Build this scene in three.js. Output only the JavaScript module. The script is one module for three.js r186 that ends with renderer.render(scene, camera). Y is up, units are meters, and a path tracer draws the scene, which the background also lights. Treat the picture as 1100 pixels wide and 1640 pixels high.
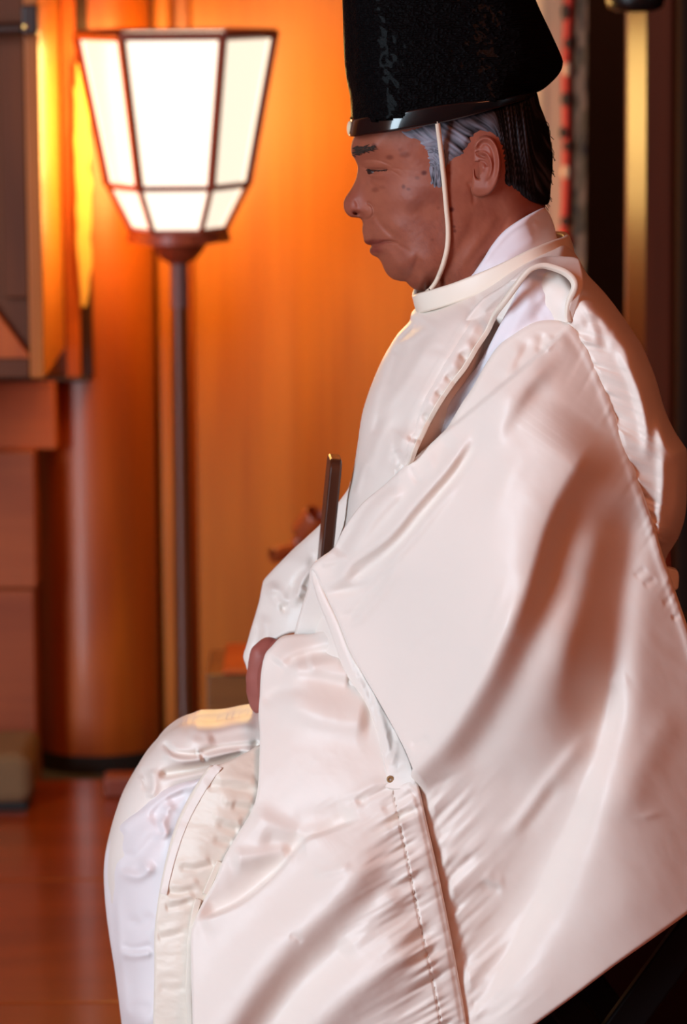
import * as THREE from 'three';
import { mergeGeometries } from 'three/addons/utils/BufferGeometryUtils.js';
import { RoundedBoxGeometry } from 'three/addons/geometries/RoundedBoxGeometry.js';
import { RectAreaLightUniformsLib } from 'three/addons/lights/RectAreaLightUniformsLib.js';
import { MarchingCubes } from 'three/addons/objects/MarchingCubes.js';

// ---------------------------------------------------------------- camera, light, exposure
const W = 1100, H = 1640, FPX = 6150;                    // focal length in pixels of the frame
const scene = new THREE.Scene();
scene.background = new THREE.Color(0x000000);            // indoors: no sky is seen, daylight comes in through the paper window
const camera = new THREE.PerspectiveCamera(2 * Math.atan(H / 2 / FPX) * 180 / Math.PI, W / H, 0.1, 60);
camera.filmGauge = 36;
camera.position.set(0, 1.34, 4);
camera.rotation.set(-8.5 * Math.PI / 180, 0, -0.45 * Math.PI / 180);
camera.focus = 3.85; camera.userData.fStop = 5.6;
camera.updateMatrixWorld(true);
const renderer = new THREE.WebGLRenderer({ antialias: true });
renderer.toneMapping = THREE.LinearToneMapping;
renderer.toneMappingExposure = 0.86;
renderer.shadowMap.enabled = true; renderer.shadowMap.type = THREE.PCFSoftShadowMap;
RectAreaLightUniformsLib.init();
const KEY = { at: [-2.75, 1.70, 2.85], w: 0.95, h: 2.5, color: [0.66, 0.84, 0.97], power: 22.5 };   // daylight through the paper window
const LAMP = { color: [1.0, 0.62, 0.16], power: 24 };                                             // the standing lanterns
function areaLight(at, to, w, h, color, power, parent = scene) {
  const l = new THREE.RectAreaLight(new THREE.Color().setRGB(...color), power, w, h);
  l.position.set(...at); parent.add(l); l.lookAt(...to); return l;
}
const WARM = { at: [1.5, 2.25, 2.3], size: 0.6, color: [1.0, 0.29, 0.12], power: 15 };                    // unseen paper lamp added at the right front as warm fill
areaLight(KEY.at, [0, 1.0, 0], KEY.w, KEY.h, KEY.color, KEY.power);

// ---------------------------------------------------------------- helpers
function rng(seed) { let a = seed >>> 0; return () => { a = (a + 0x6D2B79F5) | 0; let t = Math.imul(a ^ (a >>> 15), 1 | a); t = (t + Math.imul(t ^ (t >>> 7), 61 | t)) ^ t; return ((t ^ (t >>> 14)) >>> 0) / 4294967296; }; }
const clamp = (x, a = 0, b = 1) => Math.min(b, Math.max(a, x));
const sm = (a, b, x) => { const t = clamp((x - a) / (b - a)); return t * t * (3 - 2 * t); };
const mix = (a, b, t) => a + (b - a) * t;
// a place seen at (px, py) of the frame, on the plane at depth z, in metres
const ME = camera.matrixWorld.elements;
function at(px, py, z) {
  const x = (px - W / 2) / FPX, y = -(py - H / 2) / FPX;
  const dx = ME[0] * x + ME[4] * y - ME[8], dy = ME[1] * x + ME[5] * y - ME[9], dz = ME[2] * x + ME[6] * y - ME[10];
  const t = (z - ME[14]) / dz;
  return [ME[12] + dx * t, ME[13] + dy * t, z];
}
const V = (p) => new THREE.Vector3(p[0], p[1], p[2]);
const atV = (px, py, z) => V(at(px, py, z));
// periodic value noise
function makeNoise(seed) {
  const N = 256, r = rng(seed), t = new Float32Array(N * N); for (let i = 0; i < N * N; i++) t[i] = r();
  return (x, y, px = N, py = N) => {
    let x0 = Math.floor(x), y0 = Math.floor(y); const fx = x - x0, fy = y - y0;
    const u = fx * fx * (3 - 2 * fx), v = fy * fy * (3 - 2 * fy);
    const w = (a, n) => ((a % n) + n) % n;
    const X0 = w(x0, px), X1 = w(x0 + 1, px), Y0 = w(y0, py), Y1 = w(y0 + 1, py);
    return mix(mix(t[Y0 * N + X0], t[Y0 * N + X1], u), mix(t[Y1 * N + X0], t[Y1 * N + X1], u), v);
  };
}
const noise = makeNoise(7);
function fbm(x, y, o = 4) { let s = 0, a = 0.5, f = 1; for (let i = 0; i < o; i++) { s += a * (noise(x * f + i * 17.3, y * f + i * 9.1) - 0.5); a *= 0.5; f *= 2; } return s; }
const counts = {};
function numbered(name) { const n = counts[name] = (counts[name] ?? -1) + 1; return n ? `${name}_${String(n).padStart(3, '0')}` : name; }
function shadows(m) { m.castShadow = m.receiveShadow = true; return m; }
function thing(name, label, category, [x, y, z] = [0, 0, 0], group) {
  const o = new THREE.Group(); o.name = numbered(name); o.position.set(x, y, z); o.userData = { label, category }; if (group) o.userData.group = group; scene.add(o); return o;
}
// a part, its geometry given in world places, put under its parent
function part(name, geo, mat, parent, label) {
  const m = shadows(new THREE.Mesh(Array.isArray(geo) ? mergeGeometries(geo.map((g) => g.index ? g.toNonIndexed() : g)) : geo, mat));
  m.name = name;
  let ox = 0, oy = 0, oz = 0; for (let p = parent; p && p !== scene; p = p.parent) { ox += p.position.x; oy += p.position.y; oz += p.position.z; }
  m.geometry.translate(-ox, -oy, -oz);
  if (label) m.userData.label = label;
  parent.add(m); return m;
}
function struct(name, geo, mat, parent = scene) {
  const m = shadows(new THREE.Mesh(Array.isArray(geo) ? mergeGeometries(geo.map((g) => g.index ? g.toNonIndexed() : g)) : geo, mat)); m.name = name; m.userData.kind = 'structure'; parent.add(m); return m;
}
// uv in metres by the face's main direction; grain 'y' runs up, 'x' runs across
function metreUV(g, grain = 'y', ou = 0, ov = 0) {
  if (!g.attributes.normal) g.computeVertexNormals();
  const p = g.attributes.position, n = g.attributes.normal, uv = new Float32Array(p.count * 2);
  for (let i = 0; i < p.count; i++) {
    const x = p.getX(i), y = p.getY(i), z = p.getZ(i), ax = Math.abs(n.getX(i)), ay = Math.abs(n.getY(i)), az = Math.abs(n.getZ(i));
    let u, v; if (az >= ax && az >= ay) { u = x; v = y; } else if (ax >= ay) { u = z; v = y; } else { u = grain === 'x' ? z : x; v = grain === 'x' ? x : z; uv[2 * i] = u + ou; uv[2 * i + 1] = v + ov; continue; }
    if (grain === 'x') { const t = u; u = v; v = t; }
    uv[2 * i] = u + ou; uv[2 * i + 1] = v + ov;
  }
  g.setAttribute('uv', new THREE.BufferAttribute(uv, 2)); return g;
}
function box(x0, x1, y0, y1, z0, z1, r = 0.003, grain = 'y', off = 0) {
  const w = Math.abs(x1 - x0), h = Math.abs(y1 - y0), d = Math.abs(z1 - z0);
  const g = new RoundedBoxGeometry(w, h, d, 2, Math.min(r, w / 2.1, h / 2.1, d / 2.1)); g.translate((x0 + x1) / 2, (y0 + y1) / 2, (z0 + z1) / 2);
  return metreUV(g, grain, off, off * 1.7);
}
// box whose front face, at depth z, fills the frame's rectangle
function boxAt(l, t, r, b, z, depth, rad = 0.003, grain = 'y', off = 0) {
  const a = at(l, (t + b) / 2, z), c = at(r, (t + b) / 2, z), u = at((l + r) / 2, t, z), d = at((l + r) / 2, b, z);
  return box(a[0], c[0], d[1], u[1], z - depth, z, rad, grain, off);
}
function tube(pts, r, seg = 24, rad = 8, closed = false) { return new THREE.TubeGeometry(new THREE.CatmullRomCurve3(pts.map((p) => p.isVector3 ? p : V(p)), closed, 'centripetal'), seg, r, rad, closed); }
function lathe(list, seg = 40) { const g = new THREE.LatheGeometry(list.map(([r, y]) => new THREE.Vector2(r, y)), seg); return g; }

// ---------------------------------------------------------------- materials
function dataTexture(n, m, fn, srgb) {
  const d = new Uint8Array(n * m * 4);
  for (let y = 0; y < m; y++) for (let x = 0; x < n; x++) { const c = fn(x / n, y / m), i = (y * n + x) * 4; d[i] = clamp(c[0], 0, 255); d[i + 1] = clamp(c[1], 0, 255); d[i + 2] = clamp(c[2], 0, 255); d[i + 3] = 255; }
  const t = new THREE.DataTexture(d, n, m); t.wrapS = t.wrapT = THREE.RepeatWrapping; t.magFilter = THREE.LinearFilter; t.minFilter = THREE.LinearMipmapLinearFilter; t.generateMipmaps = true;
  if (srgb) t.colorSpace = THREE.SRGBColorSpace; t.needsUpdate = true; return t;
}
// wood: grain runs along v; light and dark are sRGB tones
function wood(light, dark, { seed = 1, rough = 0.4, coat = 0.25, rings = 7, scale = 1, fine = 0.5, coatRough = 0.25 } = {}) {
  const nz = makeNoise(seed * 31 + 5);
  const t = dataTexture(512, 512, (u, v) => {
    const warp = nz(u * 6, v * 2, 6, 2) * 1.6 + nz(u * 16, v * 4, 16, 4) * 0.5;
    const ring = 0.5 + 0.5 * Math.sin((u * rings + warp) * Math.PI * 2);
    const streak = nz(u * 128, v * 4, 128, 4), streak2 = nz(u * 220, v * 9, 220, 9), big = nz(u * 4, v * 2, 4, 2);
    const k = clamp(0.30 * ring + 0.34 * big + fine * (0.5 * streak + 0.3 * streak2 - 0.4) + 0.22);
    return [0, 1, 2].map((i) => mix(dark[i], light[i], k));
  }, true);
  t.repeat.set(scale, scale);
  return new THREE.MeshPhysicalMaterial({ map: t, roughness: rough, clearcoat: coat, clearcoatRoughness: coatRough });
}
const M = {
  wall: wood([206, 117, 26], [170, 87, 15], { seed: 3, rough: 0.42, coat: 0.25, rings: 5 }),
  column: wood([202, 98, 20], [156, 64, 10], { seed: 5, rough: 0.42, coat: 0.8, rings: 5, coatRough: 0.36 }),
  beam: wood([206, 96, 16], [158, 62, 8], { seed: 9, rough: 0.55, coat: 0.05, rings: 6 }),
  box: wood([176, 86, 38], [138, 58, 22], { seed: 11, rough: 0.6, coat: 0.04, rings: 6 }),
  floor: wood([180, 76, 10], [132, 48, 5], { seed: 13, rough: 0.3, coat: 0.8, rings: 4, coatRough: 0.14 }),
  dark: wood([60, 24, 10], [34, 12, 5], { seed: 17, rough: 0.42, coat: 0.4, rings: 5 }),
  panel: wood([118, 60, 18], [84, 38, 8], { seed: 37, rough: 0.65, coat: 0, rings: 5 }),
  pillar: wood([92, 38, 14], [64, 22, 8], { seed: 29, rough: 0.36, coat: 0.32, rings: 4, coatRough: 0.24 }),
  frame: wood([158, 72, 40], [114, 44, 26], { seed: 19, rough: 0.45, coat: 0.3 }),
  post: wood([122, 62, 24], [82, 36, 10], { seed: 23, rough: 0.4, coat: 0.4 }),
};
const plain = (r, g, b, rough = 0.6, extra = {}) => new THREE.MeshPhysicalMaterial({ color: new THREE.Color().setRGB(r, g, b), roughness: rough, ...extra });
// ---------------------------------------------------------------- the hall
{
  const fl = new THREE.Group(); fl.name = 'floor'; fl.userData.kind = 'structure'; scene.add(fl);
  const edges = [-2.07, -1.40, -0.75, -0.1, 0.55, 1.2, 1.85, 2.5, 3.15, 3.8, 4.45, 5.2];
  for (let i = 0; i + 1 < edges.length; i++) { const b = part('plank', box(-3.2, 2.4, -0.06, 0, edges[i] + 0.0015, edges[i + 1] - 0.0015, 0.004, 'x', i * 0.37), M.floor, fl); b.userData.kind = 'structure'; }
  part('underfloor', box(-3.2, 2.4, -0.16, -0.061, -2.0, 5.2, 0.002, 'x'), M.dark, fl);
  struct('trim_1', box(-3.2, 2.4, -0.16, -0.02, -2.8, -2.073, 0.004, 'x'), plain(0.10, 0.085, 0.09, 0.6));     // grey sill strip behind the floor's edge
  const xw = at(925, 400, -2.36)[0];
  // wall of upright boards behind the priest
  const wb = new THREE.Group(); wb.name = 'wall_back'; wb.userData.kind = 'structure'; scene.add(wb);
  part('backing', box(-3.2, xw, -0.1, 3.1, -2.48, -2.39, 0.002), M.wall, wb);
  const seams = [at(256, 700, -2.36)[0] + 0.012, at(313, 700, -2.36)[0], at(700, 700, -2.36)[0], xw];
  part('board', box(-3.2, seams[0] - 0.004, -0.02, 3.0, -2.39, -2.37, 0.004, 'y', 0.2), M.wall, wb);
  part('batten', box(at(256, 700, -2.29)[0], at(281, 700, -2.29)[0], -0.02, 3.0, -2.39, -2.29, 0.006, 'y', 0.7), M.wall, wb);
  part('board', box(at(285, 700, -2.34)[0], seams[1] - 0.002, -0.02, 3.0, -2.39, -2.375, 0.004, 'y', 0.5), M.column, wb);
  part('board', box(seams[1], seams[2] - 0.001, -0.02, 3.0, -2.39, -2.36, 0.005, 'y', 0.05), M.wall, wb);
  part('board', box(seams[2] + 0.001, seams[3], -0.02, 3.0, -2.39, -2.36, 0.005, 'y', 0.9), M.wall, wb);
  struct('wall_left', box(-3.3, -3.2, -0.1, 3.1, -2.62, 5.3, 0.002), M.wall);
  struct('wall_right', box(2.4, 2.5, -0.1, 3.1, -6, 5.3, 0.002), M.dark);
  struct('ceiling', box(-3.3, 2.5, 3.0, 3.1, -6, 5.3, 0.002, 'x'), M.beam);
  // the dark back room beyond the opening on the right
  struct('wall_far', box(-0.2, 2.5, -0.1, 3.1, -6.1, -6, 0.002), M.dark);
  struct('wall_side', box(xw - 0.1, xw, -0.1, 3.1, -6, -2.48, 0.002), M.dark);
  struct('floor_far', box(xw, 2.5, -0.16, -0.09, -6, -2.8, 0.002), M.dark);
  // front wall with the paper window that lets the daylight in
  const wf = new THREE.Group(); wf.name = 'wall_front'; wf.userData.kind = 'structure'; scene.add(wf);
  part('board', box(-3.3, 2.5, -0.1, 3.1, 5.2, 5.3, 0.002), M.wall, wf);
  const win = new THREE.Group(); win.name = 'window_1'; win.userData.kind = 'structure'; win.position.set(...KEY.at); win.lookAt(0, 1.0, 0); scene.add(win);
  const paper = new THREE.MeshStandardMaterial({ color: 0xf4efe6, emissive: new THREE.Color().setRGB(...KEY.color), emissiveIntensity: 4, roughness: 0.9 });
  const flat = (w, h, d, x, y, z) => { const g = new RoundedBoxGeometry(w, h, d, 1, 0.004); g.translate(x, y, z); return metreUV(g); };
  const add = (n, g, m) => { const q = shadows(new THREE.Mesh(g, m)); q.name = n; win.add(q); };
  add('paper', flat(KEY.w, KEY.h, 0.004, 0, 0, -0.03), paper);
  const bars = []; for (const s of [-1, 1]) { bars.push(flat(0.05, KEY.h + 0.1, 0.04, s * (KEY.w / 2 + 0.025), 0, -0.03)); bars.push(flat(KEY.w, 0.05, 0.04, 0, s * (KEY.h / 2 + 0.025), -0.03)); }
  add('window_frame', mergeGeometries(bars), M.frame);
}

// ---------------------------------------------------------------- column
{
  const c = thing('wooden_column', 'round polished wooden column on the left, between the shelf cabinet and the lantern post', 'column');
  const a = at(56, 900, -2.3), b = at(252, 900, -2.3), r = (b[0] - a[0]) / 2, cx = (a[0] + b[0]) / 2;
  const g = new THREE.CylinderGeometry(r, r * 1.01, 3.0, 64, 1); g.translate(cx, 1.5, -2.3 - 0.0);
  const p = g.attributes.position, n = g.attributes.normal, uv = g.attributes.uv;
  for (let i = 0; i < p.count; i++) uv.setXY(i, Math.atan2(p.getX(i) - cx, p.getZ(i) + 2.3) * r, p.getY(i));
  part('shaft', g, M.column, c);
  part('foot_ring', new THREE.CylinderGeometry(r * 1.03, r * 1.05, 0.03, 64).translate(cx, -0.005, -2.3), plain(0.02, 0.014, 0.012, 0.6), c);
}
// ---------------------------------------------------------------- cabinet and shelf on the left
{
  const c = thing('tall_cabinet', 'tall wooden cabinet at the upper left whose narrow side glows yellow in the lantern light', 'cabinet');
  const zc = -1.72, X0 = at(66, 300, zc)[0], XL = at(-300, 300, zc)[0], yb = at(66, 606, zc)[1];
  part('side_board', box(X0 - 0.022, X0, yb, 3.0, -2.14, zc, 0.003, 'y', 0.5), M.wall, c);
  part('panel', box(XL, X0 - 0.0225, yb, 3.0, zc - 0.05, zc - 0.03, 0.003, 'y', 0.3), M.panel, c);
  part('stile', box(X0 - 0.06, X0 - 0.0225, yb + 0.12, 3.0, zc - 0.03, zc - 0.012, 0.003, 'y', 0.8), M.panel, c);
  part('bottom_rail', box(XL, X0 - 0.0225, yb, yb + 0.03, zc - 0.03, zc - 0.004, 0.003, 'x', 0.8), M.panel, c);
  const tri = new THREE.Shape(), t0 = at(-200, 240, zc), t1 = at(0, 512, zc), t2 = at(56, 586, zc), t3 = at(-200, 586, zc);
  tri.moveTo(t0[0], t0[1]); tri.lineTo(t1[0], t1[1]); tri.lineTo(t2[0], t2[1]); tri.lineTo(t3[0], t3[1]);
  part('lower_board', metreUV(new THREE.ExtrudeGeometry(tri, { depth: 0.014, bevelSize: 0.002, bevelThickness: 0.002, bevelSegments: 1 }).translate(0, 0, zc - 0.028)), M.beam, c);
  part('foot_block', box(XL, XL + 0.1, at(0, 606, -2.16)[1] + 0.002, yb, -2.2, zc - 0.05, 0.003), M.dark, c);
  const jm = thing('upright_jamb', 'narrow two part upright door jamb between the glowing cabinet side and the round column', 'jamb');
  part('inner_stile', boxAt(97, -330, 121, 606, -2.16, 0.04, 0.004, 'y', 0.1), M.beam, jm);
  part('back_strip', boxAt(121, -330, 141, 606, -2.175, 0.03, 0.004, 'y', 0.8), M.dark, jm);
  const tr = thing('gold_streamer', 'narrow gold paper streamer with a ragged edge hanging beside the bright stile', 'streamer');
  const s = new THREE.Shape(), r = rng(4); let pts = [];
  for (let i = 0; i <= 16; i++) { const y = mix(140, 490, i / 16); pts.push(at(143 + (r() - 0.5) * 7 - sm(0.8, 1, i / 16) * 6, y, -2.14)); }
  for (let i = 16; i >= 0; i--) { const y = mix(140, 490, i / 16); pts.push(at(120 + i * 0.35 + (r() - 0.5) * 4 + sm(0.8, 1, i / 16) * 5, y, -2.14)); }
  s.moveTo(pts[0][0], pts[0][1]); for (const q of pts.slice(1)) s.lineTo(q[0], q[1]);
  part('paper_strip', new THREE.ExtrudeGeometry(s, { depth: 0.004, bevelSize: 0.0015, bevelThickness: 0.0015, bevelSegments: 1 }).translate(0, 0, -2.145), plain(0.70, 0.40, 0.10, 0.5), tr);
  part('hanging_tab', boxAt(121, 100, 142, 150, -2.138, 0.034, 0.003), plain(0.70, 0.40, 0.10, 0.5), tr);

  const rd = thing('curtain_rod', 'dark curtain rod with a small gold tip at the top left corner', 'rod');
  const ra = atV(-160, 52, -1.685), rb = atV(34, 46, -1.685);
  part('rod', tube([ra, ra.clone().lerp(rb, 0.5), rb], 0.010, 6, 12), plain(0.05, 0.02, 0.012, 0.4), rd);
  part('tip', new THREE.SphereGeometry(0.009, 20, 14).translate(...at(41, 43, -1.683)), plain(0.85, 0.55, 0.18, 0.25, { metalness: 1 }), rd, 'gold tip');
  part('bracket', boxAt(34, 8, 60, 56, -1.675, 0.055, 0.004), M.dark, rd);

  const b = thing('shelf_beam', 'thick orange wooden shelf board sticking out at the left below the framed panel', 'shelf');
  part('board', boxAt(-260, 613, 90, 722, -2.15, 0.10, 0.004, 'x'), M.beam, b);
  part('top_rail', boxAt(-260, 606, 141, 613, -2.16, 0.08, 0.002, 'x'), M.dark, b);
  const k = thing('wooden_cabinet', 'plain wooden cabinet with two stacked boards under the left shelf', 'cabinet');
  const y0 = at(0, 1330, -2.12)[1];
  part('board', boxAt(-260, 724, 57, 944, -2.10, 0.09, 0.004, 'x', 0.4), M.box, k);
  part('board_001', boxAt(-260, 946, 58, 1300, -2.10, 0.09, 0.004, 'x', 1.1), M.box, k);
  // grey cushion
  const cu = thing('floor_cushion', 'grey brown cloth cushion lying on the floor at the left edge', 'cushion');
  const A = at(-120, 1250, -1.85), B = at(52, 1250, -1.85), top = at(0, 1196, -1.9)[1], g = new RoundedBoxGeometry(B[0] - A[0], top - 0.012, 0.2, 8, 0.02);
  const p = g.attributes.position; for (let i = 0; i < p.count; i++) { const x = p.getX(i), y = p.getY(i), z = p.getZ(i); p.setXYZ(i, x + 0.004 * Math.sin(y * 60 + z * 20), y + 0.003 * Math.sin(x * 40), z + 0.004 * Math.sin(x * 50 + y * 30)); }
  g.computeVertexNormals(); g.translate((A[0] + B[0]) / 2, (top - 0.012) / 2 + 0.012, -1.93);
  part('cover', metreUV(g), plain(0.20, 0.11, 0.05, 0.95, { sheen: 0.2 }), cu);
  part('shade_board', box(A[0], B[0] - 0.008, 0, 0.013, -2.02, -1.85, 0.003), plain(0.01, 0.006, 0.005, 0.5), cu);  // near-black slab: the shadow under the cushion, put in as colour
}
// ---------------------------------------------------------------- lanterns
function lantern(x, y0, z, label) {
  const L = thing('standing_lantern', label, 'lantern', [x, 0, z]);
  const s = Math.hypot(...[0, 1, 2].map((i) => at(285, 220, -1.95)[i] - [0, 1.34, 4][i])) / FPX * 0.995;   // metres per frame pixel at the lantern
  const P = (u) => u * s;
  const yTop = y0 + P(330), yMid = y0 + P(90), yBot = y0 + P(18);
  const R = [[yTop, P(159)], [yMid, P(113)], [yBot, P(76)]];
  const glow = new THREE.MeshStandardMaterial({ color: new THREE.Color().setRGB(0.9, 0.85, 0.75), emissive: new THREE.Color().setRGB(1.0, 0.89, 0.70), emissiveIntensity: 1.25, roughness: 0.8 });
  const corner = (k, i) => { const a = k * Math.PI / 3, [y, r] = R[i]; return new THREE.Vector3(x + r * Math.cos(a), y, z + r * Math.sin(a)); };
  const bar = (p, q, w) => { const d = q.clone().sub(p), l = d.length(); const g = new RoundedBoxGeometry(w, l, w, 1, w * 0.2); g.applyQuaternion(new THREE.Quaternion().setFromUnitVectors(new THREE.Vector3(0, 1, 0), d.normalize())); const c = p.clone().add(q).multiplyScalar(0.5); g.translate(c.x, c.y, c.z); return metreUV(g); };
  for (let k = 0; k < 6; k++) {
    const a0 = corner(k, 0), b0 = corner(k + 1, 0), a1 = corner(k, 1), b1 = corner(k + 1, 1), a2 = corner(k, 2), b2 = corner(k + 1, 2);
    for (const [i, [A, B, C, D]] of [[a0, b0, a1, b1], [a1, b1, a2, b2]].entries()) {
      const mid = A.clone().add(B).add(C).add(D).multiplyScalar(0.25), n = B.clone().sub(A).cross(C.clone().sub(A)).normalize(); if (n.x * (mid.x - x) + n.z * (mid.z - z) < 0) n.negate();
      const sh = (p) => p.clone().addScaledVector(n, -0.006), pos = [], q = [A, B, D, C].map(sh), e = q.map((v) => v.clone().addScaledVector(n, -0.003));
      const tri = (...vs) => vs.forEach((v) => pos.push(v.x, v.y, v.z));
      tri(q[0], q[1], q[2]); tri(q[0], q[2], q[3]); tri(e[0], e[2], e[1]); tri(e[0], e[3], e[2]);
      for (let m = 0; m < 4; m++) { const m2 = (m + 1) % 4; tri(q[m], e[m], q[m2]); tri(q[m2], e[m], e[m2]); }
      const g = new THREE.BufferGeometry(); g.setAttribute('position', new THREE.Float32BufferAttribute(pos, 3)); g.computeVertexNormals();
      part('pane', g, glow, L, i ? undefined : undefined);
      // the light that leaves this pane
      const w = A.distanceTo(B) * 0.5 + C.distanceTo(D) * 0.5, h = A.clone().add(B).distanceTo(C.clone().add(D)) / 2;
      const lp = mid.clone().addScaledVector(n, 0.012), to = mid.clone().addScaledVector(n, 1);
      const l = areaLight([lp.x, lp.y, lp.z], [to.x, to.y, to.z], w * 0.9, h * 0.92, LAMP.color, LAMP.power);
      l.position.sub(L.position); L.add(l); l.lookAt(to.x, to.y, to.z);
    }
    part('rib', [bar(a0, a1, P(12)), bar(a1, a2, P(8))], M.frame, L);
    part('top_rail', bar(a0, b0, P(13)), M.frame, L); part('middle_rail', bar(a1, b1, P(9)), M.frame, L);
    part('bottom_rail', bar(a2, b2, P(9)), M.frame, L);
  }
  const hex = new THREE.CylinderGeometry(P(80), P(84), P(18), 6).rotateY(Math.PI / 6).translate(x, y0 + P(8), z); part('base_plate', metreUV(hex.toNonIndexed()), M.frame, L);
  const cup = lathe([[0.001, P(-36)], [P(16), P(-36)], [P(28), P(-29)], [P(40), P(-16)], [P(46), P(-2)], [P(47), P(0)], [0.001, P(0)]]).translate(x, y0, z); part('cup', metreUV(cup), M.frame, L);
  part('ferrule', metreUV(new THREE.CylinderGeometry(P(14), P(14.5), P(74), 32).translate(x, y0 - P(70), z)), plain(0.15, 0.075, 0.07, 0.5), L);
  part('post', metreUV(new THREE.CylinderGeometry(P(13.5), P(16), y0 - P(105) - 0.03, 32).translate(x, (y0 - P(105) + 0.03) / 2, z)), M.post, L);
  part('foot', [box(x - 0.13, x + 0.13, 0.0, 0.035, z - 0.025, z + 0.025, 0.006, 'x'), box(x - 0.025, x + 0.025, 0.0, 0.034, z - 0.13, z - 0.0255, 0.006), box(x - 0.025, x + 0.025, 0.0, 0.034, z + 0.0255, z + 0.13, 0.006)], M.frame, L);
  part('foot_boss', metreUV(lathe([[0.001, 0.075], [0.022, 0.075], [0.04, 0.055], [0.05, 0.036], [0.001, 0.036]]).translate(x, 0, z)), M.frame, L);
  return L;
}
{
  const c = at(286, 386, -1.95);
  lantern(c[0], c[1], -1.95, 'lit six sided paper lantern on a tall post at the left behind the priest');
}
// ---------------------------------------------------------------- right hand side
{
  const b = thing('hanging_banner', 'peach silk banner with a red braid and a patterned brocade edge hanging behind the priest', 'banner');
  const z = -2.22, top = 2.95;
  const strip = (l, r, l2, r2, yb, zz, th, nseg, wob, mat, name, colors) => {
    const pos = [], idx = [], col = [], A = at(l, 0, zz), B = at(r, 0, zz), C = at(l2, yb, zz), D = at(r2, yb, zz), nx = 8;
    for (const s of [0, 1]) for (let j = 0; j <= nseg; j++) for (let i = 0; i <= nx; i++) {
      const f = i / nx, g = j / nseg, y = mix(top, C[1], g), k = (y - A[1]) / (C[1] - A[1]);
      const x0 = mix(A[0], C[0], k), x1 = mix(B[0], D[0], k);
      pos.push(mix(x0, x1, f), y, zz + wob * Math.sin(f * 9 + g * 3) - s * th); if (colors) col.push(...colors(f, y));
    }
    const n = (nseg + 1) * (nx + 1), w = nx + 1;
    for (let j = 0; j < nseg; j++) for (let i = 0; i < nx; i++) { const a = j * w + i; idx.push(a, a + w, a + 1, a + 1, a + w, a + w + 1, n + a, n + a + 1, n + a + w, n + a + 1, n + a + w + 1, n + a + w); }
    for (let j = 0; j < nseg; j++) for (const i of [0, nx]) { const a = j * w + i, s = i ? 1 : -1; s > 0 ? idx.push(a, a + w, n + a, n + a, a + w, n + a + w) : idx.push(a, n + a, a + w, n + a, n + a + w, a + w); }
    const g = new THREE.BufferGeometry(); g.setAttribute('position', new THREE.Float32BufferAttribute(pos, 3)); if (colors) g.setAttribute('color', new THREE.Float32BufferAttribute(col, 3)); g.setIndex(idx); g.computeVertexNormals();
    return part(name, g, mat, b);
  };
  strip(800, 902, 805, 898, 480, z, 0.005, 60, 0.006, plain(0.72, 0.46, 0.30, 0.7), 'cloth');
  const r = rng(21), patch = [];
  strip(914, 942, 912, 938, 480, z + 0.004, 0.008, 240, 0.0, new THREE.MeshPhysicalMaterial({ vertexColors: true, roughness: 0.7 }), 'brocade_band', (f, y) => { const a = noise(f * 3 + 3, y * 40), c = noise(f * 5 + 60, y * 90 + 4); return a > 0.6 ? [0.30, 0.17, 0.10] : c > 0.62 ? [0.05, 0.03, 0.02] : [0.16, 0.10, 0.05]; });
  // braid: red cord with dark and pale knots
  const a = at(911, -60, z + 0.012), e = at(903, 410, z + 0.012), pts = [];
  for (let i = 0; i <= 20; i++) { const t = i / 20, y = mix(top, e[1], t), k = (y - a[1]) / (e[1] - a[1]); pts.push(new THREE.Vector3(mix(a[0], e[0], k) + 0.002 * Math.sin(i * 2.1), y, z + 0.012)); }
  part('braid', tube(pts, 0.0075, 160, 10), plain(0.45, 0.02, 0.01, 0.6), b, 'red braid');
  const knots = [], pale = [];
  for (let i = 0; i < 46; i++) { const t = (i + r() * 0.8) / 46, p = new THREE.CatmullRomCurve3(pts).getPointAt(t); const g = new THREE.SphereGeometry(0.0095, 10, 8); g.scale(0.9, 0.8 + r() * 0.9, 0.9); g.translate(p.x + (r() - 0.5) * 0.008, p.y, p.z + 0.002); (i % 4 === 3 ? pale : knots).push(g); }
  part('dark_knots', knots, plain(0.03, 0.012, 0.01, 0.7), b); part('pale_knots', pale, plain(0.6, 0.35, 0.25, 0.7), b);
  part('tassel', (() => { const g = new THREE.SphereGeometry(0.014, 18, 14); g.scale(1, 1.1, 0.9); g.translate(...at(901, 386, z + 0.015)); return g; })(), plain(0.75, 0.03, 0.02, 0.5), b, 'red tassel ball');
  const h0 = at(780, 0, z)[0], h1 = at(960, 0, z)[0];
  part('hanging_bar', box(h0, h1, top, 3.0, z - 0.03, z + 0.03, 0.006, 'x'), M.dark, b);

  const p = thing('square_pillar', 'dark lacquered square pillar at the right with its edge lit by the lantern', 'pillar');
  const zf = -1.62, x0 = at(1008, 300, zf)[0], x1 = at(1082, 300, zf)[0], c = at(1034, 300, zf)[0] - x0, dep = 0.11, sh = new THREE.Shape();
  sh.moveTo(x0 + c, -zf); sh.lineTo(x1 - 0.008, -zf); sh.lineTo(x1, -zf + 0.008); sh.lineTo(x1, -zf + dep); sh.lineTo(x0 + c, -zf + dep); sh.lineTo(x0, -zf + dep - c); sh.lineTo(x0, -zf + c * 1.72);
  part('shaft', metreUV(new THREE.ExtrudeGeometry(sh, { depth: 3.0, bevelEnabled: false }).rotateX(-Math.PI / 2)), M.pillar, p);
  const q = thing('dark_post', 'very dark wooden post at the right edge behind the square pillar', 'post');
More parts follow.
